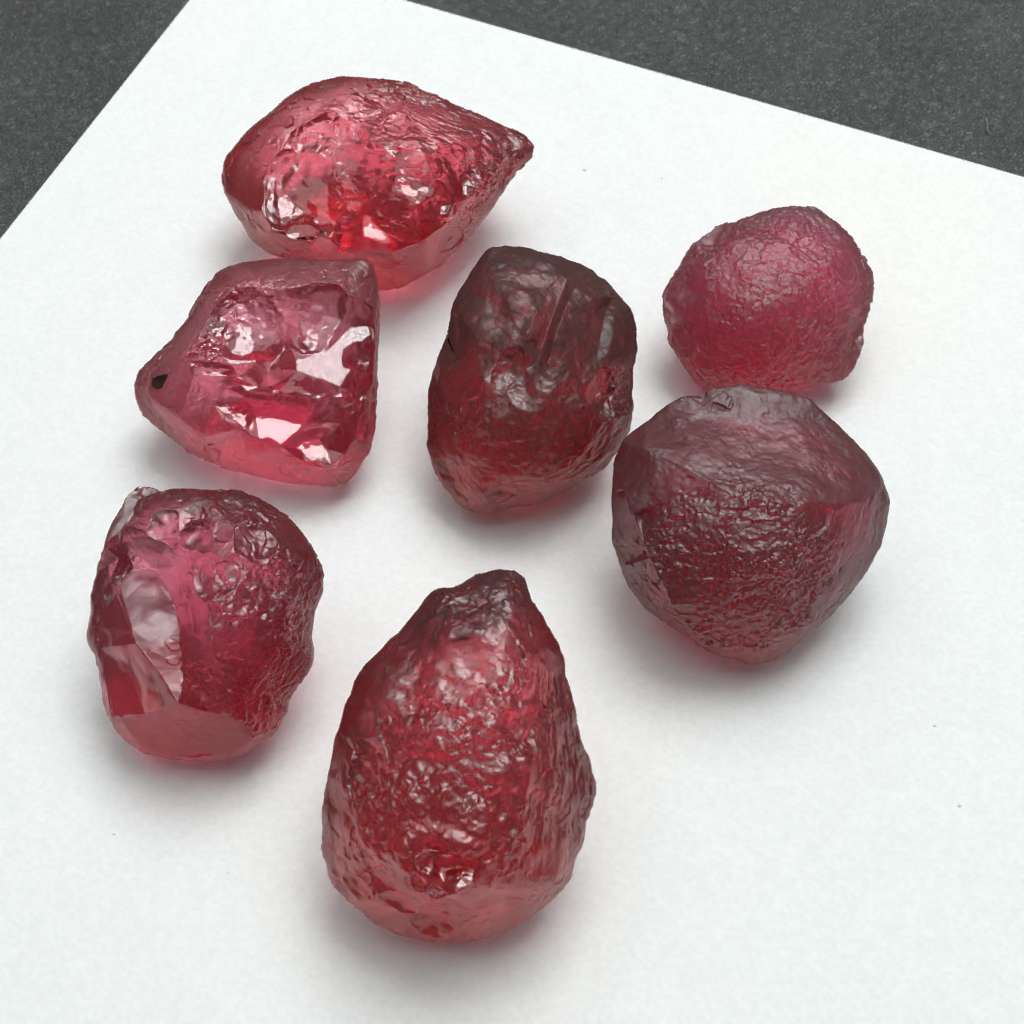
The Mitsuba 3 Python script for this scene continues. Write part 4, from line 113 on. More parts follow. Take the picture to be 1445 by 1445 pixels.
GEMS['rough_gemstone_004'] = dict(medium='octagon',names=['dull_top_face'],hard=[36,37,38,39,40,41,42,43,44,45,46,47,48,49,50,51,52,53,84,85,86,87,88,89,90,91,92],mid=[],rim=[14,13,12,11,10,9,8,7,6,5,4,3,2,1,0,35,34,33,32,31,30,29,28,27,26,25,24,23,22,21,20,19,18,17,16,15],
    label='large rounded dark red gemstone with a flat dull top and a scaly front face', skin='gem_dusty', gloss='gem_clear', mats={'dull_top_face': 'gem_dusty'}, round=3, hardness=0.05, fine_round=3, scoops=[([54.3, -19.88, 31.55], 5.04, 0.62, [0.0, -0.692, 0.722], 0.3)], chips=[],
    relief=[('wavy', 0.6, 8, None, None), ('grain', 0.15, 0.7, None, None), ('chips', 0.5, 1.7, (1, 0, 0.3), ([34.97, -31.68, 24.61], 19.4)), ('chips', 0.4, 1.2, None, ([37.78, -31.89, 25.72], 21.73)), ('pitted', 0.3, 1.4, None, ([37.71, -31.51, 26.54], 21.73)), ('grain', 0.35, 1.2, None, ([37.71, -31.51, 26.54], 21.73)), ('wavy', 0.4, 2, None, None), ('chips', 0.7, 2, None, ([36.52, 2.91, 32.44], 3.49))],
    v=[(33.5,4.78,31.99),(36.64,6.1,32.83),(41.35,6.67,33.19),(46.06,5.94,32.73),(51.17,4.95,32.1),(54.31,4.28,31.67),(56.27,2.13,30.3),(59.81,-0.52,28.61),(63.73,-3.83,26.5),(66.48,-7.31,24.29),(68.13,-11.28,21.76),(67.66,-14.93,19.44),(66.68,-18.57,17.12),(64.13,-22.21,14.8),(60.99,-25.85,12.47),(57.84,-28.84,10.58),(54.31,-31.48,8.89),(49.99,-34.47,6.99),(46.85,-35.96,6.04),(43.71,-36.62,5.62),(39.78,-35.79,6.14),(35.46,-34.47,6.99),(31.53,-32.15,8.47),(27.61,-30.16,9.73),(23.68,-27.84,11.21),(20.93,-24.86,13.11),(19.17,-21.55,15.22),(17.79,-17.58,17.75),(17.59,-13.6,20.28),(17.71,-10.29,22.39),(18.18,-5.32,25.56),(19.75,-2.01,27.67),(24.07,0.97,29.56),(27.61,3.45,31.15),(30.36,4.61,31.88),(31.93,4.78,31.99),(20.48,-5.9,30.25),(23.28,-7.51,32.9),(30.03,-12.72,34.18),(38.1,-18.71,34.51),(44.53,-20.27,34.89),(51.01,-20,33.46),(58.51,-17.33,30.33),(63.2,-12.24,26.67),(18.65,-7.18,28.05),(19.87,-15.01,28.13),(23.69,-25.92,25.78),(27.42,-32.2,21.77),(32.91,-35.64,13.14),(35.57,-36.28,12.74),(45.13,-36.1,12.39),(52.52,-33.12,15.67),(36.12,2.49,32.37),(40.93,-0.1,32.33),(34.04,-0.15,32.07),(51.55,0.86,31.33),(60.52,-7.73,29.54),(44.69,-9.07,32.83),(32.52,-8.99,34.03),(62.84,-15.01,26.74),(46.96,-29.32,30.05),(39.6,-29.52,30.38),(34.69,-24.39,31.81),(55.37,-24.98,26.38),(46.31,-34.6,18.4),(56.99,-28.2,19.26),(19.66,-12.45,26.99),(23.31,-22.77,22.72),(22.17,-17.99,25.77),(23.47,-25.95,18.39),(25.41,-28.98,16.01),(41.44,-35.41,11.91),(35.04,-33.59,22.73),(50.1,-24.39,31.81),(27.42,-17.12,31.38),(25.7,-12.48,32.5),(22.2,-8.83,31.14),(52.01,-31.25,20.08),(61.24,-20.34,23.81),(34.02,-0.91,31.81),(51.48,-0.02,31.23),(41.56,-2.13,32.19),(52.08,-11.1,32.46),(37.48,-13.35,33.78),(19.27,-11.11,28.08),(21.8,-20.49,26.93),(30.14,-33.89,17.48),(40.35,-36.19,12.56),(48.84,-34.6,14.03),(19.57,-13.06,28.1),(20.84,-17.76,27.52),(22.75,-23.21,26.35),(42.74,-36.14,12.48),(33.27,7.22,19.14),(38.03,8.38,20.51),(43.86,8.38,20.24),(50.17,7.6,18.21),(27.9,2.38,15.86),(34.19,4.85,14.12),(41.99,6.25,11.73),(49.38,5.33,13.61),(53.71,4.96,12.41),(59.7,3.27,17.69),(24.7,-0.98,13.18),(33.65,1.77,8.86),(39.02,1.48,9.82),(45.07,1.68,9.21),(51.24,2.39,9.42),(57.79,1.16,11.61),(63.44,-1.14,14.54),(23.46,-6,10.67),(29,-4.73,6.96),(36.31,-2.28,5.45),(43.56,-1.32,5.52),(48.74,-2.22,6.64),(53.68,-1.86,6.69),(60.13,-4.64,7.59),(66.39,-6.24,12.04),(24.93,-10.05,8.04),(33.06,-6.66,2.81),(38.49,-7.3,1.33),(45.03,-7.71,3.39),(52.03,-7.44,1.23),(57.77,-7.55,4.57),(62.33,-9.1,7.34),(23.75,-16.37,7.01),(29.28,-12.26,3.03),(36.78,-11.27,0.07),(41.71,-11.67,0.16),(48.69,-12.7,-0.5),(54.9,-13.8,2),(59.35,-12.66,2.82),(31.6,-20.39,1.68),(38.97,-16.92,-1.43),(45.46,-15.76,-1.69),(50.81,-17.61,-1.84),(56.2,-19.97,1.52),(34.26,-23.19,0.86),(40.71,-21.94,-1.52),(47.58,-22.97,-1.65)],
    f=[(40,82,57),(56,82,42),(65,63,60),(65,13,63),(65,14,13),(65,15,14),(56,9,8),(57,82,80),(57,80,81),(62,91,46),(40,41,82),(82,41,42),(72,61,62),(40,62,61),(40,61,60),(63,13,78),(12,78,13),(63,78,42),(12,11,78),(72,87,71),(19,87,20),(88,50,17),(57,81,83),(62,74,91),(56,42,43),(56,43,9),(10,9,43),(2,53,3),(3,53,81),(56,7,82),(82,7,80),(56,8,7),(72,49,87),(21,20,49),(20,87,49),(86,47,23),(72,47,86),(72,62,47),(62,46,47),(63,42,73),(42,41,73),(63,73,60),(40,60,73),(40,73,41),(19,50,92),(19,92,87),(71,87,92),(19,18,50),(17,50,18),(88,51,64),(60,61,64),(71,92,64),(72,71,64),(72,64,61),(88,64,50),(50,64,92),(88,17,16),(88,16,51),(15,51,16),(40,57,39),(57,83,39),(40,39,62),(62,39,74),(38,39,83),(38,74,39),(38,83,58),(81,58,83),(38,58,37),(28,85,90),(31,37,32),(33,32,58),(37,58,32),(42,59,43),(42,78,59),(11,59,78),(10,59,11),(10,43,59),(3,55,4),(3,81,55),(81,80,55),(5,4,55),(80,7,6),(5,55,6),(80,6,55),(86,23,22),(24,69,25),(46,69,47),(46,26,69),(25,69,26),(46,91,67),(46,67,26),(85,27,91),(28,27,85),(91,27,67),(26,67,27),(60,64,77),(51,77,64),(65,60,77),(65,77,15),(15,77,51),(81,53,79),(81,79,58),(33,58,79),(85,68,90),(74,90,68),(85,91,68),(91,74,68),(74,45,90),(28,45,29),(28,90,45),(30,29,84),(89,84,29),(31,30,36),(31,36,37),(37,36,76),(38,37,75),(37,76,75),(38,75,74),(89,45,75),(74,75,45),(89,75,84),(76,84,75),(86,22,48),(72,86,48),(72,48,49),(21,49,48),(21,48,22),(24,70,69),(47,69,70),(24,23,70),(23,47,70),(53,52,79),(2,1,52),(2,52,53),(1,0,52),(89,29,66),(89,66,45),(29,45,66),(30,84,44),(76,44,84),(30,44,36),(76,36,44),(0,54,52),(79,52,54),(0,35,54),(34,54,35),(34,33,54),(33,79,54),(24,125,132),(125,126,132),(125,118,126),(8,9,109),(23,24,132),(137,23,132),(23,137,22),(21,137,138),(137,21,22),(133,137,132),(137,133,138),(25,125,24),(118,27,28),(125,27,118),(94,0,1),(106,99,100),(6,96,5),(96,101,100),(6,101,96),(139,18,19),(16,139,135),(115,116,123),(116,124,123),(117,9,10),(9,117,109),(11,117,10),(124,117,11),(117,116,109),(116,117,124),(96,4,5),(3,4,96),(20,21,138),(20,139,19),(139,20,138),(126,127,132),(127,133,132),(133,134,138),(134,139,138),(139,134,135),(25,26,125),(26,27,125),(94,95,99),(95,96,100),(99,95,100),(3,95,2),(95,3,96),(95,1,2),(95,94,1),(32,97,31),(103,30,31),(97,103,31),(103,29,30),(93,33,34),(93,32,33),(32,93,97),(35,93,34),(94,93,0),(93,35,0),(120,113,121),(113,114,121),(114,113,106),(102,6,7),(102,101,6),(102,8,109),(102,7,8),(116,108,109),(108,116,115),(108,102,109),(102,108,101),(130,136,135),(136,16,135),(139,17,18),(17,139,16),(12,124,11),(12,13,124),(13,131,124),(124,131,123),(131,130,123),(131,13,14),(136,131,14),(131,136,130),(129,130,135),(134,129,135),(127,128,133),(128,134,133),(128,120,121),(128,127,120),(129,128,121),(128,129,134),(114,107,115),(107,108,115),(108,107,101),(101,107,100),(107,106,100),(107,114,106),(29,110,28),(103,110,29),(110,118,28),(93,98,97),(98,94,99),(98,93,94),(15,136,14),(136,15,16),(130,122,123),(129,122,130),(122,129,121),(114,122,121),(122,115,123),(122,114,115),(104,103,97),(98,104,97),(111,110,103),(104,111,103),(110,111,118),(105,98,99),(105,104,98),(106,105,99),(113,105,106),(112,111,104),(105,112,104),(112,113,120),(112,105,113),(118,119,126),(111,119,118),(119,127,126),(127,119,120),(119,112,120),(112,119,111)],
    tag=[(0,0),(1,0),(6,0),(7,0),(8,0),(10,0),(11,0),(22,0),(24,0),(25,0),(27,0),(28,0),(29,0),(30,0),(31,0),(59,0),(60,0),(63,0),(65,0),(66,0),(67,0),(69,0),(70,0),(71,0),(77,0),(78,0),(79,0),(80,0),(81,0),(82,0),(83,0),(100,0),(101,0),(102,0),(113,0),(131,0),(132,0),(133,0),(134,0),(142,0),(143,0),(144,0),(145,0),(146,0),(147,0)])
GEMS['rough_gemstone_005'] = dict(medium='plum',names=['pale_sliver_facet','tongue_facet','window_facet','base_facet'],hard=[44,45,46,47,48,49,50,51,52,53,54,55,56,57,58,59,60,61,62,70,71,72,73,74,75,76,77,78,79,106,107,108,109,110,114,115,116,117,118,119,120,121,122,123,124,125,126,127,128,129,130,131,132,133,134,135,136,137,138,139,140,141,142,143,144,145,146,147,148,149,150,151,152,153,154,155,156,157,158,159,160,161,162,163,164,165,166,167,168,169,170,171,172,173,174,175,176,177,178,179,180,181,182,183,184,185,186,187,188,189,190,191,192,193,194,195,196,197,198,199,200,201,202,203,204,205,206,207,208,209,210,211,212,213,214,215,216,217,218,219,220,221,222,223,224,225,226,227,228,229,230,231,232,233,234,235,236,237,238,239,240,241,242,243,244,245,246,247,248,249,250,251,252,253,254,255,256,257,258,259,260,261,262,263,264,265,266,267,268,269,270,271,272,273,274,275,276,277,278,279,280,281,282,283,284,285,286,287,288,289,290,291,292,293,294,295,296,297,298,299,300,301,302,303,304,305,306,307,308,309,310,311,312,313,314,315,316,317,318,319,320,321,322,323,324,325,326,327,328,329,330,331,332,333,334,335,336,337,338,339,340,341,342,343,344,345,346,347,348,349,350,351,352,353,354,355,356,357,358,359,360,361,362,363,364,365,366,367,368,369,370,371,372,373,374,375,376,377,378,379,380,381,382,383],mid=[],rim=[14,13,12,11,10,9,8,7,6,5,4,3,2,1,0,43,42,41,40,39,38,37,36,35,34,33,32,31,30,29,28,27,26,25,24,23,22,21,20,19,18,17,16,15],
    label='plum red gemstone with smooth glossy broken facets on its left side', skin='gem_satin', gloss='gem_silky', mats={'base_facet': 'gem_matte', 'window_facet': 'gem_polished'}, round=3, hardness=0.1, fine_round=4, scoops=[([-41.58, -27.21, 33.27], 10.18, 1.41, [0.207, -0.008, 0.978], 0.9), ([-53.89, -25.49, 32.29], 2.35, 1.02, None, 0.5), ([-58.26, -23.44, 33.69], 10.18, 1.17, None, 0.7), ([-46.2, -33.03, 34.21], 7.83, 1.17, None, 0.8), ([-50.84, -33.58, 32.92], 7.83, 1.37, None, 0.8)], chips=[([-46.18, -34.05, 33.72], 10.18, 12, 1.96, 5.09, 0.9), ([-54.05, -43.23, 25.57], 5.09, 5, 1.57, 3.52, 0.8)],
    relief=[('wavy', 1.0, 6, None, 'skin'), ('chips', 0.55, 1.8, None, ([-43.47, -31.28, 33.45], 12.92)), ('chips', 0.25, 1.4, None, 'skin'), ('grain', 0.2, 0.7, None, 'skin'), ('striated', 0.5, 1.2, (0.1, 0.5, -0.8), ([-37.88, -34.25, 28.03], 10.18)), ('wavy', 0.9, 6, None, 'glossy'), ('grain', 0.06, 1, None, 'glossy'), ('grain', 0.25, 0.9, None, ([-55.54, -54.12, 14.41], 7.83))],
    v=[(-64.95,-14.18,31.63),(-63.36,-14.28,31.57),(-61.58,-14.68,31.31),(-60.67,-15.18,31),(-59.8,-14.68,31.31),(-56.23,-14.62,31.36),(-51.48,-15.02,31.1),(-47.52,-15.18,31),(-43.56,-16.35,30.25),(-39.6,-18.36,28.97),(-36.43,-20.86,27.38),(-34.84,-22.7,26.21),(-33.26,-25.04,24.72),(-32.27,-26.54,23.76),(-32.27,-29.72,21.74),(-32.86,-31.39,20.67),(-33.85,-33.06,19.61),(-33.97,-35.06,18.33),(-34.45,-36.73,17.27),(-34.05,-38.4,16.2),(-34.13,-40.41,14.93),(-35.64,-42.75,13.44),(-38.41,-46.09,11.31),(-38.81,-47.76,10.24),(-40.39,-50.43,8.54),(-43.16,-52.6,7.16),(-47.12,-54.27,6.09),(-52.27,-55.44,5.35),(-57.03,-55.27,5.46),(-60.99,-54.77,5.78),(-64.55,-54.1,6.2),(-67.32,-52.6,7.16),(-69.3,-49.76,8.97),(-70.89,-47.09,10.67),(-71.68,-43.75,12.8),(-72.28,-40.07,15.14),(-74.14,-37.07,17.06),(-73.27,-33.39,19.4),(-73.46,-30.38,21.31),(-72.08,-27.38,23.23),(-69.6,-26.72,31.3),(-69.04,-23.28,31.64),(-67.63,-19.5,31.49),(-66.29,-15.89,31.71),(-65.08,-16.27,30.95),(-66.17,-16.88,31.31),(-66.92,-24.09,31.12),(-65.43,-20.72,31.18),(-64.54,-17.21,31.1),(-67.36,-31,24.63),(-65.21,-27.2,24.27),(-61.79,-27.16,23.83),(-58.66,-32.63,23.59),(-56.45,-38.04,23.86),(-54.84,-46.97,24.67),(-54.53,-53.42,25.66),(-57.94,-48.3,25.67),(-62.83,-42.35,25.52),(-71.45,-36.36,20.75),(-67.77,-31.94,23.94),(-61.55,-51.79,18.35),(-68.03,-50.6,14.47),(-70.26,-43.07,16.94),(-67.45,-50.75,13.44),(-50.12,-52.64,20.59),(-45.2,-53.24,17.89),(-43.89,-54,13.23),(-47.12,-54.66,9.1),(-56.66,-55.16,7.38),(-63.67,-54.02,8.11),(-66.78,-22.51,30.04),(-67.26,-26.96,27.67),(-70.08,-31.59,23.33),(-72.41,-35.85,20.62),(-46.03,-25.94,34.82),(-41.36,-29.21,33.66),(-36.51,-29.53,29.75),(-44.78,-24.15,34.1),(-40.21,-26.72,32.47),(-35.62,-27.56,28.68),(-54.07,-25.66,32.21),(-59.59,-21.7,33.81),(-52.31,-18.7,33.4),(-44.27,-22.67,33.19),(-37.92,-29.61,30.63),(-45.55,-31.17,34.73),(-47.68,-24.88,34.56),(-35.24,-30.8,26.61),(-49.45,-45.26,29.47),(-43.24,-40.84,29.04),(-38.51,-40.76,24.91),(-46.98,-50.3,23.01),(-52.37,-36.03,31.17),(-41.86,-45.73,22.21),(-37.87,-35.58,27.29),(-48.78,-40.08,32.31),(-41.39,-49.62,14.63),(-50.12,-31.6,33.99),(-57.09,-26.37,34.08),(-54.6,-29.81,30.96),(-72.02,-34.21,21.66),(-40.44,-24.93,31.75),(-60.65,-36.43,24.89),(-59.6,-42.65,24.45),(-65.2,-43.93,20.34),(-54.51,-54.02,16),(-66.18,-22.41,31.15),(-65.08,-36.73,25.04),(-60.37,-45.34,25.59),(-69.14,-46.85,15.7),(-70.86,-39.72,18.85),(-51.88,-54.91,8.24),(-60.16,-54.59,7.75),(-65.57,-52.37,10.78),(-67.02,-24.74,28.85),(-68.67,-29.27,25.5),(-71.24,-33.72,21.97),(-38.95,-29.37,31.71),(-42.49,-25.43,33.28),(-69.61,-34.15,22.35),(-65.28,-37.19,24.7),(-43.69,-27.58,34.24),(-66.55,-23.25,31.13),(-71.83,-34.78,21.29),(-37.73,-29.45,30.73),(-37.93,-27.13,30.58),(-59.15,-46.83,25.63),(-61.59,-43.85,25.55),(-63.95,-39.55,25.27),(-66.52,-34.58,24.31),(-66.21,-33.88,24.83),(-64.05,-39.79,25.1),(-59.76,-46.09,25.61),(-62.21,-43.1,25.54),(-60.98,-44.6,25.57),(-58.54,-47.57,25.65),(-61.29,-44.23,25.56),(-58.85,-47.2,25.64),(-62.52,-42.73,25.53),(-61.9,-43.48,25.54),(-60.67,-44.97,25.58),(-61.44,-44.04,25.56),(-61.75,-43.67,25.55),(-58.24,-47.94,25.66),(-60.06,-45.72,25.6),(-59.45,-46.46,25.62),(-59,-47.01,25.63),(-59.3,-46.64,25.62),(-62.36,-42.92,25.53),(-62.06,-43.29,25.54),(-61.13,-44.41,25.57),(-60.83,-44.79,25.57),(-58.69,-47.38,25.65),(-60.52,-45.16,25.58),(-62.67,-42.54,25.52),(-61.52,-43.95,25.55),(-58.09,-48.12,25.67),(-58.39,-47.75,25.66),(-60.22,-45.53,25.59),(-59.91,-45.9,25.6),(-59.61,-46.27,25.61),(-59.23,-46.73,25.63),(-59.99,-45.81,25.6),(-62.44,-42.82,25.53),(-62.13,-43.2,25.54),(-61.98,-43.39,25.54),(-61.36,-44.13,25.56),(-61.06,-44.51,25.57),(-58.77,-47.29,25.64),(-58.62,-47.47,25.65),(-58.47,-47.66,25.65),(-61.4,-44.09,25.56),(-62.09,-43.24,25.54),(-61.67,-43.76,25.55),(-61.82,-43.57,25.55),(-61.21,-44.32,25.56),(-59.68,-46.18,25.61),(-59.83,-45.99,25.61),(-58.32,-47.84,25.66),(-61.33,-44.18,25.56),(-60.45,-45.25,25.59),(-60.9,-44.69,25.57),(-59.07,-46.92,25.63),(-58.92,-47.1,25.64),(-61.48,-43.99,25.56),(-60.29,-45.44,25.59),(-60.14,-45.62,25.6),(-59.38,-46.55,25.62),(-58.73,-47.34,25.64),(-59.11,-46.87,25.63),(-59.19,-46.78,25.63),(-59.95,-45.85,25.6),(-62.48,-42.78,25.53),(-62.02,-43.34,25.54),(-61.86,-43.53,25.54),(-61.79,-43.62,25.55),(-61.25,-44.27,25.56),(-61.17,-44.37,25.56),(-58.81,-47.24,25.64),(-58.58,-47.52,25.65),(-58.5,-47.61,25.65),(-58.43,-47.71,25.66),(-61.38,-44.11,25.56),(-61.42,-44.06,25.56),(-62.07,-43.27,25.54),(-62.29,-43.01,25.53),(-60.75,-44.88,25.58),(-60.6,-45.06,25.58),(-62.17,-43.15,25.54),(-61.56,-43.9,25.55),(-61.94,-43.43,25.54),(-58.01,-48.21,25.67),(-59.53,-46.36,25.62),(-61.02,-44.55,25.57),(-61.1,-44.46,25.57),(-62.4,-42.87,25.53),(-58.66,-47.43,25.65),(-58.16,-48.03,25.67),(-61.63,-43.81,25.55),(-61.71,-43.71,25.55),(-62.59,-42.64,25.53),(-59.42,-46.5,25.62),(-59.49,-46.41,25.62),(-59.64,-46.23,25.61),(-59.72,-46.13,25.61),(-59.8,-46.04,25.61),(-59.87,-45.95,25.6),(-58.35,-47.8,25.66),(-58.28,-47.89,25.66),(-61.34,-44.16,25.56),(-60.33,-45.39,25.59),(-60.41,-45.3,25.59),(-60.48,-45.2,25.58),(-60.56,-45.11,25.58),(-60.64,-45.02,25.58),(-60.71,-44.92,25.58),(-60.79,-44.83,25.58),(-60.87,-44.74,25.57),(-60.94,-44.65,25.57),(-62.63,-42.59,25.52),(-59.04,-46.97,25.63),(-58.96,-47.06,25.64),(-62,-43.36,25.54),(-62.04,-43.31,25.54),(-58.13,-48.07,25.67),(-60.25,-45.48,25.59),(-60.18,-45.58,25.59),(-60.1,-45.67,25.6),(-60.03,-45.76,25.6),(-59.34,-46.6,25.62),(-59.26,-46.69,25.63),(-58.71,-47.36,25.65),(-59.93,-45.88,25.6),(-62.46,-42.8,25.53),(-62.19,-43.13,25.54),(-62.15,-43.17,25.54),(-62.11,-43.22,25.54),(-61.81,-43.6,25.55),(-61.69,-43.74,25.55),(-61.65,-43.78,25.55),(-61.61,-43.83,25.55),(-61.58,-43.88,25.55),(-61.54,-43.92,25.55),(-61.5,-43.97,25.55),(-61.46,-44.02,25.56),(-58.83,-47.22,25.64),(-58.79,-47.27,25.64),(-58.75,-47.31,25.64),(-58.6,-47.5,25.65),(-58.52,-47.59,25.65),(-58.41,-47.73,25.66),(-61.37,-44.12,25.56),(-61.39,-44.1,25.56),(-61.43,-44.05,25.56),(-62.07,-43.28,25.54),(-58.88,-47.15,25.64),(-62.75,-42.45,25.52),(-61.31,-44.2,25.56),(-59.09,-46.9,25.63),(-59.13,-46.85,25.63),(-59.17,-46.8,25.63),(-61.08,-44.48,25.57),(-61.04,-44.53,25.57),(-61,-44.58,25.57),(-62.25,-43.06,25.53),(-62.33,-42.96,25.53),(-62.71,-42.5,25.52),(-61.92,-43.46,25.54),(-61.96,-43.41,25.54),(-58.05,-48.17,25.67),(-59.57,-46.32,25.61),(-61.11,-44.44,25.57),(-59.24,-46.71,25.63),(-59.28,-46.67,25.62),(-62.38,-42.89,25.53),(-58.68,-47.41,25.65),(-58.2,-47.98,25.66),(-61.73,-43.69,25.55),(-61.77,-43.64,25.55),(-61.84,-43.55,25.55),(-61.88,-43.5,25.54),(-62.56,-42.68,25.53),(-61.15,-44.39,25.56),(-61.19,-44.34,25.56),(-61.23,-44.3,25.56),(-61.27,-44.25,25.56),(-58.56,-47.54,25.65),(-58.64,-47.45,25.65),(-59.32,-46.62,25.62),(-59.59,-46.29,25.61),(-59.63,-46.25,25.61),(-59.66,-46.2,25.61),(-59.7,-46.16,25.61),(-59.82,-46.02,25.61),(-59.85,-45.97,25.61),(-59.89,-45.92,25.6),(-58.37,-47.77,25.66),(-58.26,-47.91,25.66),(-60.35,-45.37,25.59),(-60.39,-45.32,25.59),(-60.43,-45.27,25.59),(-60.46,-45.23,25.59),(-60.5,-45.18,25.58),(-60.54,-45.13,25.58),(-60.66,-44.99,25.58),(-60.69,-44.95,25.58),(-60.81,-44.81,25.57),(-60.85,-44.76,25.57),(-62.65,-42.57,25.52),(-59.02,-46.99,25.63),(-58.98,-47.04,25.64),(-58.86,-47.17,25.64),(-61.47,-44,25.56),(-61.99,-43.37,25.54),(-62.05,-43.3,25.54),(-58.11,-48.1,25.67),(-58.45,-47.68,25.65),(-58.49,-47.64,25.65),(-62.5,-42.75,25.53),(-62.23,-43.08,25.54),(-60.31,-45.41,25.59),(-60.27,-45.46,25.59),(-60.24,-45.51,25.59),(-60.2,-45.55,25.59),(-60.08,-45.69,25.6),(-60.04,-45.74,25.6),(-60.01,-45.78,25.6),(-59.97,-45.83,25.6),(-59.36,-46.57,25.62),(-59.21,-46.76,25.63),(-59.22,-46.75,25.63),(-59.92,-45.89,25.6),(-62.2,-43.12,25.54),(-62.14,-43.19,25.54),(-62.12,-43.21,25.54),(-62.1,-43.23,25.54),(-62.08,-43.26,25.54),(-62.03,-43.33,25.54),(-62.01,-43.35,25.54),(-61.83,-43.56,25.55),(-61.82,-43.58,25.55),(-61.68,-43.75,25.55),(-61.66,-43.77,25.55),(-61.53,-43.93,25.55),(-61.51,-43.96,25.55),(-61.45,-44.03,25.56),(-61.41,-44.07,25.56),(-61.35,-44.14,25.56),(-61.34,-44.17,25.56),(-61.32,-44.19,25.56),(-61.3,-44.21,25.56),(-61.28,-44.24,25.56),(-61.22,-44.31,25.56),(-61.2,-44.33,25.56),(-58.84,-47.21,25.64),(-58.82,-47.23,25.64),(-58.8,-47.25,25.64),(-58.74,-47.32,25.64),(-58.72,-47.35,25.64),(-58.7,-47.37,25.65),(-58.55,-47.56,25.65),(-58.53,-47.58,25.65),(-58.4,-47.74,25.66),(-62.06,-43.29,25.54),(-66.71,-14.77,19),(-60.93,-14.57,15.91),(-54.81,-14.55,17.28),(-50.9,-14.94,17.4),(-43.45,-16.22,18.3),(-69.33,-18.42,15.77),(-65.09,-18.38,12.83),(-59.05,-17.83,14.13),(-52.4,-17.62,12.92),(-46.65,-19.2,12.95),(-42.13,-18.94,15.47),(-71.41,-24.81,13.66),(-67.45,-21.02,10.51),(-60.96,-22.21,8.32),(-55.88,-20.6,8.51),(-50.87,-22.06,9.3),(-43.91,-22.45,11.08),(-36.99,-23.92,15.28),(-70.08,-26.43,10.54),(-63.96,-25.8,7.32),(-58.83,-24.25,5.94),(-53.77,-23.7,3.03),(-47.77,-26.2,6.23),(-42.64,-27.11,8.86),(-72.19,-31.35,8.42),(-66.89,-30.73,3.37),(-61.04,-28.37,3.28),(-57.05,-29.17,3.26),(-50.68,-29.49,3.33),(-45.6,-30.69,4.71),(-38.91,-32.71,8.31),(-69.22,-36.08,3.35),(-64.99,-34.37,0.91),(-59.13,-32.25,-0.29),(-52.75,-34.05,0.31),(-46.67,-34.31,2.4),(-39.99,-37.22,6.63),(-66.41,-38.77,-0.4),(-62.39,-38.63,-0.53),(-55.68,-38.54,-1.18),(-50.49,-39.04,0.43),(-42.82,-40.7,4.08),(-67.88,-43.97,1.44),(-64.8,-43.07,-1.65),(-59.48,-42.05,-1.83),(-52.91,-44.2,-0.77),(-45.98,-45.49,0.96)],
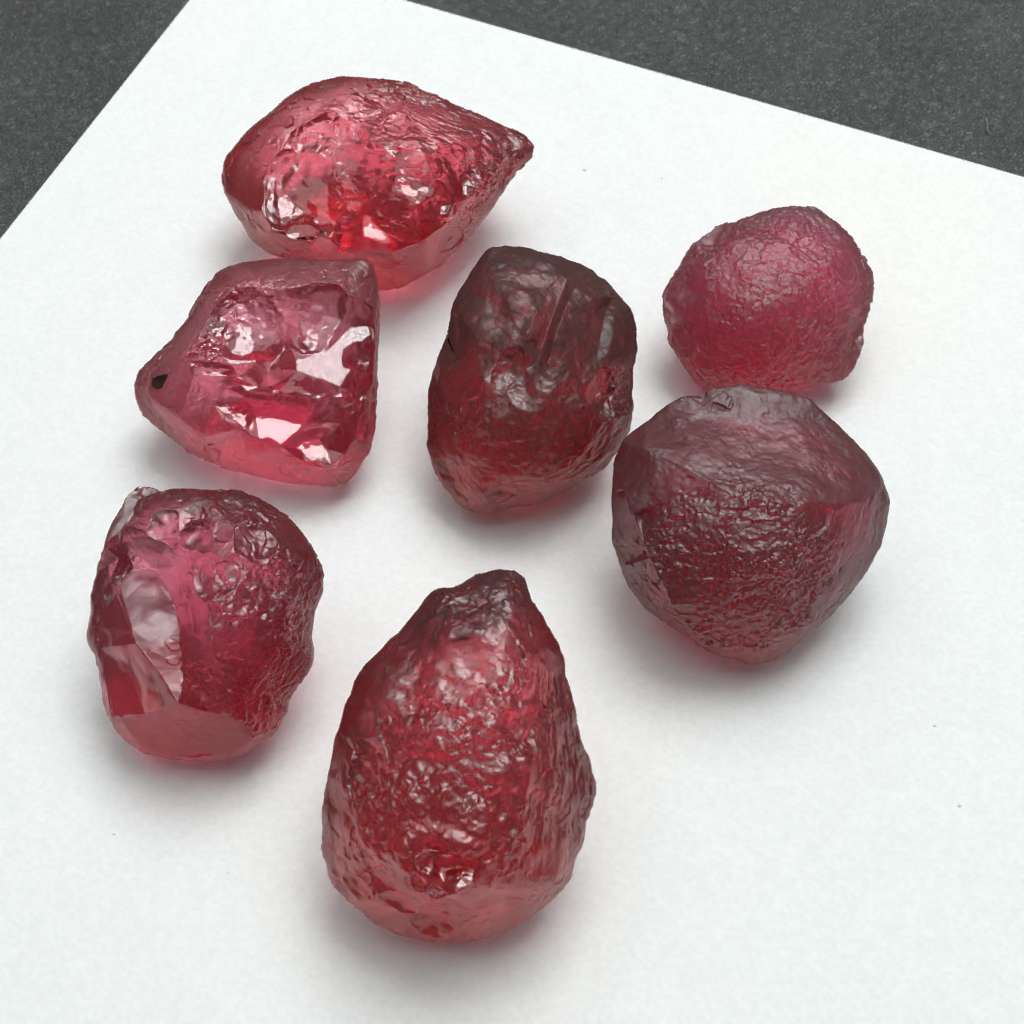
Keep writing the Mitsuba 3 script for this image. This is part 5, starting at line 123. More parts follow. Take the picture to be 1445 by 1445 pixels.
    f=[(94,90,17),(13,87,14),(94,89,90),(94,85,89),(21,90,93),(88,93,89),(90,89,93),(36,35,110),(62,110,35),(109,34,33),(109,62,34),(62,35,34),(55,60,105),(55,64,54),(55,105,64),(65,64,111),(111,64,105),(55,56,60),(55,54,56),(65,111,67),(27,67,111),(40,39,71),(88,89,95),(97,95,85),(85,95,89),(7,6,86),(97,85,86),(94,15,87),(87,15,14),(17,90,18),(90,19,18),(21,20,90),(90,20,19),(25,24,66),(65,67,66),(65,66,96),(24,96,66),(36,110,58),(28,112,29),(60,112,105),(60,63,113),(65,91,64),(65,96,91),(93,91,96),(88,91,93),(88,54,91),(54,64,91),(27,26,67),(25,66,26),(67,26,66),(47,45,42),(47,48,45),(42,45,43),(40,46,41),(38,72,39),(38,116,72),(119,72,116),(71,39,115),(49,50,115),(71,115,50),(49,115,72),(39,72,115),(47,81,48),(47,98,81),(48,81,3),(4,3,81),(88,95,53),(88,53,54),(54,53,103),(97,92,95),(52,53,92),(95,92,53),(110,131,58),(94,75,85),(94,117,75),(94,17,16),(94,16,15),(21,93,22),(93,96,22),(119,116,123),(119,123,58),(36,73,37),(36,58,73),(37,73,123),(58,123,73),(28,68,112),(105,112,68),(111,105,68),(27,68,28),(27,111,68),(60,113,69),(60,69,112),(31,30,69),(31,69,113),(30,29,69),(29,112,69),(109,61,60),(60,61,63),(109,33,61),(31,113,32),(113,63,32),(63,61,32),(33,32,61),(109,104,62),(109,60,104),(62,104,110),(48,44,45),(43,45,44),(0,43,44),(0,44,1),(48,1,44),(48,3,2),(48,2,1),(98,114,51),(50,51,114),(71,50,114),(40,71,114),(40,114,46),(6,82,86),(58,131,120),(119,58,120),(107,120,128),(131,128,120),(119,120,129),(107,129,120),(119,59,72),(119,129,59),(49,72,59),(107,130,129),(49,59,130),(129,130,59),(49,130,50),(50,130,51),(98,51,99),(97,99,92),(52,92,99),(52,99,51),(85,75,121),(117,124,125),(10,125,11),(24,23,96),(96,23,22),(37,123,100),(116,100,123),(38,37,100),(38,100,116),(110,57,131),(110,104,57),(131,57,128),(103,128,57),(47,106,98),(98,106,114),(47,42,106),(42,41,106),(98,80,81),(81,80,82),(86,82,80),(97,86,80),(97,80,99),(98,99,80),(4,81,5),(81,82,5),(6,5,82),(103,53,102),(103,102,128),(52,102,53),(107,128,102),(107,102,130),(52,51,102),(51,130,102),(85,74,86),(85,121,74),(10,9,101),(10,101,125),(87,79,76),(13,12,79),(13,79,87),(11,79,12),(11,125,79),(124,79,125),(124,76,79),(124,84,76),(94,84,117),(117,84,124),(94,87,84),(87,76,84),(46,114,70),(114,106,70),(8,7,83),(8,83,9),(75,118,121),(9,118,101),(9,83,118),(60,56,211),(60,211,289),(54,211,56),(54,289,211),(60,289,156),(54,156,289),(60,296,143),(54,143,296),(60,228,104),(281,214,104),(281,103,214),(104,150,302),(103,302,150),(104,209,261),(103,261,209),(104,260,218),(103,218,260),(142,104,297),(103,142,297),(288,104,210),(288,210,103),(104,299,194),(103,194,299),(142,298,104),(104,298,195),(103,298,142),(103,195,298),(41,46,122),(46,70,122),(41,122,106),(106,122,70),(121,77,74),(121,118,77),(83,77,118),(86,74,77),(7,86,77),(7,77,83),(75,78,118),(101,118,78),(117,78,75),(117,125,78),(125,101,78),(60,335,244),(60,156,335),(54,244,335),(54,335,156),(60,244,217),(60,217,296),(54,217,244),(54,296,217),(60,143,317),(60,317,228),(54,317,143),(54,228,317),(227,104,178),(104,228,178),(54,227,178),(54,178,228),(104,291,150),(104,214,291),(103,150,291),(103,291,214),(104,197,303),(104,302,197),(103,303,197),(103,197,302),(370,104,136),(104,371,136),(103,370,136),(103,136,371),(104,196,305),(104,305,371),(103,305,196),(103,371,305),(104,175,372),(103,372,175),(104,304,196),(104,372,304),(103,196,304),(103,304,372),(104,216,295),(54,295,216),(104,199,268),(54,268,199),(104,268,169),(54,169,268),(227,316,104),(54,316,227),(104,201,336),(54,336,201),(104,200,269),(54,269,200),(104,337,200),(54,200,337),(155,104,364),(104,263,364),(103,155,364),(103,364,263),(104,332,184),(104,184,263),(103,184,332),(103,263,184),(104,366,203),(103,203,366),(104,264,332),(103,332,264),(370,277,104),(103,277,370),(104,229,367),(103,367,229),(104,202,272),(103,272,202),(104,367,166),(103,166,367),(104,262,209),(103,209,262),(104,261,127),(104,127,260),(103,127,261),(103,260,127),(104,258,219),(104,219,297),(103,219,258),(103,297,219),(104,218,259),(104,259,362),(103,259,218),(103,362,259),(104,362,173),(103,173,362),(104,139,287),(104,287,210),(103,287,139),(103,210,287),(104,300,139),(104,194,300),(103,139,300),(103,300,194),(104,359,299),(103,299,359),(104,195,257),(104,257,360),(103,257,195),(103,360,257),(288,103,165),(288,165,104),(104,276,57),(103,57,276),(104,303,373),(104,373,175),(103,373,303),(103,175,373),(267,104,377),(104,188,377),(54,267,377),(54,377,188),(104,379,251),(54,251,379),(104,152,379),(104,295,152),(54,379,152),(54,152,295),(104,380,306),(104,306,199),(54,306,380),(54,199,306),(104,307,216),(104,169,307),(54,216,307),(54,307,169),(104,157,382),(104,316,157),(54,382,157),(54,157,316),(104,382,270),(104,270,201),(54,270,382),(54,201,270),(104,269,381),(54,381,269),(104,336,170),(104,170,337),(54,170,336),(54,337,170),(104,273,141),(104,203,273),(103,141,273),(103,273,203),(104,141,365),(104,365,264),(103,365,141),(103,264,365),(104,369,179),(104,277,369),(103,179,369),(103,369,277),(104,179,368),(104,368,229),(103,368,179),(103,229,368),(104,171,366),(104,272,171),(103,366,171),(103,171,272),(104,271,202),(104,166,271),(103,202,271),(103,271,166),(155,363,104),(104,363,262),(103,363,155),(103,262,363),(104,361,258),(104,173,361),(103,258,361),(103,361,173),(104,360,174),(104,174,359),(103,174,360),(103,359,174),(103,358,242),(104,242,358),(103,149,334),(103,334,243),(104,334,149),(104,243,334),(103,193,358),(104,358,193),(103,353,164),(104,164,353),(103,355,172),(103,256,355),(104,172,355),(104,355,256),(103,204,274),(104,274,204),(103,172,356),(103,356,204),(104,356,172),(104,204,356),(104,205,285),(103,285,205),(104,215,163),(103,163,215),(104,285,148),(103,148,285),(104,286,276),(103,276,286),(104,138,301),(103,301,138),(104,301,220),(103,220,301),(104,238,134),(104,134,283),(103,134,238),(103,283,134),(104,181,238),(104,237,181),(103,238,181),(103,181,237),(104,207,234),(104,233,207),(103,234,207),(103,207,233),(104,206,236),(104,235,206),(103,236,206),(103,206,235),(104,246,343),(104,186,246),(103,343,246),(103,246,186),(104,247,186),(103,186,247),(104,343,158),(103,158,343),(54,103,137),(104,275,183),(104,183,241),(103,183,275),(103,241,183),(104,240,182),(103,182,240),(104,132,225),(103,225,132),(104,224,132),(103,132,224),(104,308,249),(103,249,308),(104,221,145),(104,187,221),(103,145,221),(103,221,187),(104,212,290),(103,290,212),(104,145,222),(104,222,212),(103,222,145),(103,212,222),(104,378,188),(104,251,378),(54,188,378),(54,378,251),(104,135,380),(104,381,135),(54,380,135),(54,135,381),(103,333,165),(103,242,333),(104,165,333),(104,333,242),(103,243,357),(103,357,193),(104,357,243),(104,193,357),(103,354,256),(103,164,354),(104,256,354),(104,354,164),(103,383,149),(103,274,383),(104,149,383),(104,383,274),(104,208,254),(103,254,208),(104,133,339),(103,339,133),(104,339,284),(104,284,205),(103,284,339),(103,205,284),(104,253,192),(104,163,253),(103,192,253),(103,253,163),(104,294,215),(104,148,294),(103,215,294),(103,294,148),(104,328,154),(104,154,286),(103,154,328),(103,286,154),(104,192,338),(104,338,138),(103,338,192),(103,138,338),(104,239,328),(104,220,239),(103,328,239),(103,239,220),(281,104,167),(104,282,167),(281,167,103),(103,167,282),(104,283,213),(104,213,282),(103,213,283),(103,282,213),(104,236,326),(104,326,151),(103,326,236),(103,151,326),(104,327,237),(104,151,327),(103,237,327),(103,327,151),(104,232,322),(104,322,153),(103,322,232),(103,153,322),(104,323,233),(104,153,323),(103,233,323),(103,323,153),(104,234,324),(104,324,140),(103,324,234),(103,140,324),(104,325,235),(104,140,325),(103,235,325),(103,325,140),(104,252,191),(103,191,252),(104,347,162),(104,191,347),(103,162,347),(103,347,191),(104,345,144),(104,248,345),(103,144,345),(103,345,248),(104,162,346),(104,346,248),(103,346,162),(103,248,346),(104,144,344),(104,344,247),(103,344,144),(103,247,344),(104,321,232),(104,180,321),(103,232,321),(103,321,180),(104,231,320),(104,320,180),(103,320,231),(103,180,320),(104,230,318),(104,318,108),(103,318,230),(103,108,318),(104,319,231),(104,108,319),(103,231,319),(103,319,108),(104,342,245),(104,158,342),(103,245,342),(103,342,158),(104,340,230),(104,185,340),(103,230,340),(103,340,185),(104,245,341),(104,341,185),(103,341,245),(103,185,341),(267,168,104),(104,168,266),(54,168,267),(54,266,168),(104,198,375),(54,375,198),(104,331,275),(104,137,331),(103,275,331),(103,331,137),(104,375,265),(54,265,375),(104,329,240),(104,146,329),(103,240,329),(103,329,146),(104,241,330),(104,330,146),(103,330,241),(103,146,330),(104,147,308),(104,293,147),(103,308,147),(103,147,293),(104,292,250),(104,250,293),(103,250,292),(103,293,250),(104,190,349),(104,349,350),(103,349,190),(103,350,349),(104,161,292),(104,350,161),(103,292,161),(103,161,350),(104,278,189),(104,182,278),(103,189,278),(103,278,182),(104,280,190),(104,126,280),(103,190,280),(103,280,126),(104,189,279),(104,279,126),(103,279,189),(103,126,279),(104,315,159),(104,226,315),(103,159,315),(103,315,226),(104,177,314),(104,314,226),(103,314,177),(103,226,314),(104,313,177),(104,225,313),(103,177,313),(103,313,225),(104,160,310),(104,310,223),(103,310,160),(103,223,310),(104,311,176),(104,223,311),(103,176,311),(103,311,223),(104,176,312),(104,312,224),(103,312,176),(103,224,312),(104,348,187),(104,249,348),(103,187,348),(103,348,249),(104,309,160),(104,290,309),(103,160,309),(103,309,290),(104,353,255),(104,255,208),(103,255,353),(103,208,255),(104,254,352),(104,352,133),(103,352,254),(103,133,352),(104,159,351),(104,351,252),(103,351,159),(103,252,351),(104,266,376),(104,376,198),(54,376,266),(54,198,376),(104,374,137),(104,265,374),(54,137,374),(54,374,265),(401,13,14),(408,402,409),(402,403,409),(28,429,27),(430,429,424),(38,39,395),(408,35,36),(37,402,408),(37,408,36),(37,38,395),(402,37,395),(29,428,28),(428,429,28),(401,12,13),(403,410,409),(417,410,411),(41,389,40),(39,389,395),(389,39,40),(429,26,27),(26,430,25),(430,26,429),(425,430,424),(419,425,424),(430,24,25),(8,387,7),(418,419,424),(419,418,412),(412,418,411),(418,417,411),(35,415,34),(415,33,34),(415,408,409),(415,35,408),(421,416,422),(416,417,422),(416,415,409),(415,416,421),(410,416,409),(416,410,417),(32,426,31),(33,426,32),(426,415,421),(415,426,33),(429,423,424),(428,423,429),(423,418,424),(418,423,417),(417,423,422),(423,428,422),(1,43,0),(425,23,430),(23,24,430),(23,425,22),(425,420,22),(420,425,419),(387,6,7),(388,8,9),(388,387,8),(10,388,9),(405,412,411),(405,406,412),(406,405,399),(427,428,29),(427,29,30),(428,427,422),(427,30,31),(426,427,31),(427,421,422),(427,426,421),(396,397,403),(396,403,402),(396,402,395),(389,396,395),(399,398,392),(398,391,392),(391,398,397),(405,398,399),(16,407,401),(11,394,10),(394,388,10),(394,12,401),(12,394,11),(398,404,397),(404,398,405),(404,405,411),(410,404,411),(404,410,403),(397,404,403),(386,6,387),(385,386,391),(6,386,5),(386,385,5),(386,387,392),(391,386,392),(385,3,5),(390,385,391),(390,391,397),(396,390,397),(390,396,389),(420,21,22),(20,21,420),(15,401,14),(15,16,401),(414,18,19),(20,414,19),(414,20,420),(400,406,399),(400,407,406),(407,400,401),(400,394,401),(394,393,388),(387,393,392),(388,393,387),(400,393,394),(393,399,392),(393,400,399),(3,4,5),(384,3,385),(43,384,42),(384,41,42),(384,389,41),(384,390,389),(390,384,385),(384,43,1),(413,420,419),(413,414,420),(414,413,407),(407,413,406),(413,419,412),(406,413,412),(414,17,18),(17,407,16),(17,414,407),(2,384,1),(384,2,3)],
    tag=[(12,3),(14,3),(15,3),(16,3),(17,2),(18,1),(19,3),(34,3),(39,3),(40,3),(50,0),(51,0),(53,0),(68,1),(72,2),(86,3),(87,3),(90,3),(91,3),(96,2),(103,2),(104,2),(105,2),(106,0),(119,2),(120,2),(123,2),(126,2),(131,1),(132,1),(146,2),(147,2),(149,1),(152,0),(153,0),(163,1),(164,1),(165,1),(166,1),(167,1),(168,1),(169,1),(193,2),(194,2),(195,1),(196,1),(197,2),(198,1),(199,2),(200,1),(201,2),(202,2),(203,1),(204,2),(205,1),(206,2),(207,1),(208,2),(209,1),(210,2),(211,1),(212,2),(213,1),(214,2),(215,1),(216,2),(217,2),(218,1),(219,1),(220,0),(221,0),(222,0),(223,0),(235,2),(236,2),(237,1),(238,1),(239,2),(240,2),(241,1),(242,1),(243,2),(244,2),(245,1),(246,1),(247,2),(248,2),(249,1),(250,1),(251,2),(252,2),(253,1),(254,1),(255,2),(256,2),(257,1),(258,1),(259,2),(260,2),(261,1),(262,1),(263,2),(264,2),(265,1),(266,1),(267,2),(268,1),(269,2),(270,2),(271,1),(272,1),(273,2),(274,1),(275,2),(276,1),(277,2),(278,1),(279,2),(280,1),(281,2),(282,1),(283,2),(284,1),(285,2),(286,1),(287,2),(288,2),(289,1),(290,1),(291,2),(292,2),(293,1),(294,1),(295,2),(296,1),(297,2),(298,1),(299,2),(300,1),(301,2),(302,1),(303,2),(304,1),(305,2),(306,1),(307,2),(308,1),(309,2),(310,2),(311,1),(312,1),(313,2),(314,2),(315,1),(316,1),(317,2),(318,2),(319,1),(320,1),(321,2),(322,1),(323,2),(324,2),(325,1),(326,1),(327,2),(328,2),(329,1),(330,1),(331,2),(332,1),(333,2),(334,2),(335,1),(336,1),(337,1),(338,2),(339,2),(340,1),(341,2),(342,2),(343,1),(344,1),(345,2),(346,2),(347,1),(348,1),(349,2),(350,1),(351,2),(352,2),(353,1),(354,1),(355,2),(356,2),(357,1),(358,1),(359,2),(360,2),(361,1),(362,1),(363,2),(364,2),(365,1),(366,1),(367,2),(368,2),(369,1),(370,1),(371,2),(372,1),(373,2),(374,2),(375,1),(376,1),(377,2),(378,2),(379,1),(380,1),(381,2),(382,2),(383,1),(384,1),(385,2),(386,2),(387,1),(388,1),(389,2),(390,2),(391,1),(392,1),(393,2),(394,2),(395,1),(396,1),(397,2),(398,2),(399,1),(400,1),(401,2),(402,2),(403,1),(404,1),(405,2),(406,2),(407,1),(408,1),(409,2),(410,2),(411,1),(412,1),(413,1),(414,2),(415,1),(416,1),(417,2),(418,2),(419,1),(420,2),(421,1),(422,2),(423,1),(424,1),(425,2),(426,2),(427,1),(428,2),(429,1),(430,1),(431,2),(432,2),(433,2),(434,1),(435,2),(436,1),(437,2),(438,1),(439,2),(440,1),(441,2),(442,1),(443,2),(444,1),(445,2),(446,2),(447,1),(448,1),(449,2),(450,2),(451,1),(452,1),(453,2),(454,2),(455,1),(456,1),(457,2),(458,2),(459,1),(460,1),(461,2),(462,2),(463,1),(464,1),(465,2),(466,1),(467,2),(468,1),(469,1),(470,2),(471,2),(472,1),(473,1),(474,2),(475,1),(476,2),(477,1),(478,2),(479,1),(480,2),(481,1),(482,2),(483,2),(484,1),(485,1),(486,2),(487,1),(488,2),(489,2),(490,1),(491,1),(492,2),(493,2),(494,1),(495,1),(496,2),(497,2),(498,1),(499,1),(500,1),(501,1),(502,2),(503,2),(504,1),(505,1),(506,2),(507,2),(508,1),(509,1),(510,2),(511,2),(512,1),(513,1),(514,2),(515,2),(516,2),(517,1),(518,2),(519,1),(520,2),(521,2),(522,1),(523,1),(524,2),(525,2),(526,1),(527,1),(528,2),(529,2),(530,1),(531,1),(532,2),(533,2),(534,1),(535,1),(536,2),(537,2),(538,1),(539,1),(540,2),(541,2),(542,1),(543,1),(544,2),(545,2),(546,1),(547,1),(548,2),(549,2),(550,1),(551,1),(552,2),(553,2),(554,1),(555,1),(556,2),(557,2),(558,1),(559,1),(560,2),(561,2),(562,1),(563,1),(564,2),(565,2),(566,1),(567,1),(568,2),(569,2),(570,1),(571,1),(572,2),(573,2),(574,1),(575,1),(576,2),(577,1),(578,2),(579,2),(580,1),(581,1),(582,2),(583,2),(584,1),(585,1),(586,2),(587,2),(588,1),(589,1),(590,2),(591,2),(592,1),(593,1),(594,2),(595,2),(596,1),(597,1),(598,2),(599,2),(600,1),(601,1),(602,2),(603,2),(604,1),(605,1),(606,2),(607,2),(608,1),(609,1),(610,2),(611,2),(612,1),(613,1),(614,2),(615,2),(616,1),(617,1),(618,2),(619,2),(620,1),(621,1),(622,2),(623,2),(624,1),(625,1),(626,2),(627,1),(628,2),(629,2),(630,1),(631,1),(632,2),(633,1),(634,2),(635,2),(636,1),(637,1),(638,2),(639,2),(640,1),(641,1),(642,2),(643,2),(644,1),(645,1),(646,2),(647,2),(648,1),(649,1),(650,2),(651,2),(652,1),(653,1),(654,2),(655,2),(656,1),(657,1),(658,2),(659,2),(660,1),(661,1),(662,2),(663,2),(664,1),(665,1),(666,2),(667,2),(668,1),(669,1),(670,2),(671,2),(672,1),(673,1),(674,2),(675,2),(676,1),(677,1),(678,2),(679,2),(680,1),(681,1),(682,2),(683,2),(684,1),(685,1),(686,2),(687,2),(688,1),(689,1),(690,2),(691,2),(692,1),(693,1),(694,2),(695,2),(696,1),(697,1),(698,2),(699,2),(700,1),(701,1),(702,2),(703,2),(704,1),(705,1),(706,2),(707,2),(708,1),(709,1),(710,2),(711,2),(712,1),(713,1),(714,2),(715,2),(716,1),(717,1),(718,2),(719,2),(720,1),(721,1)])
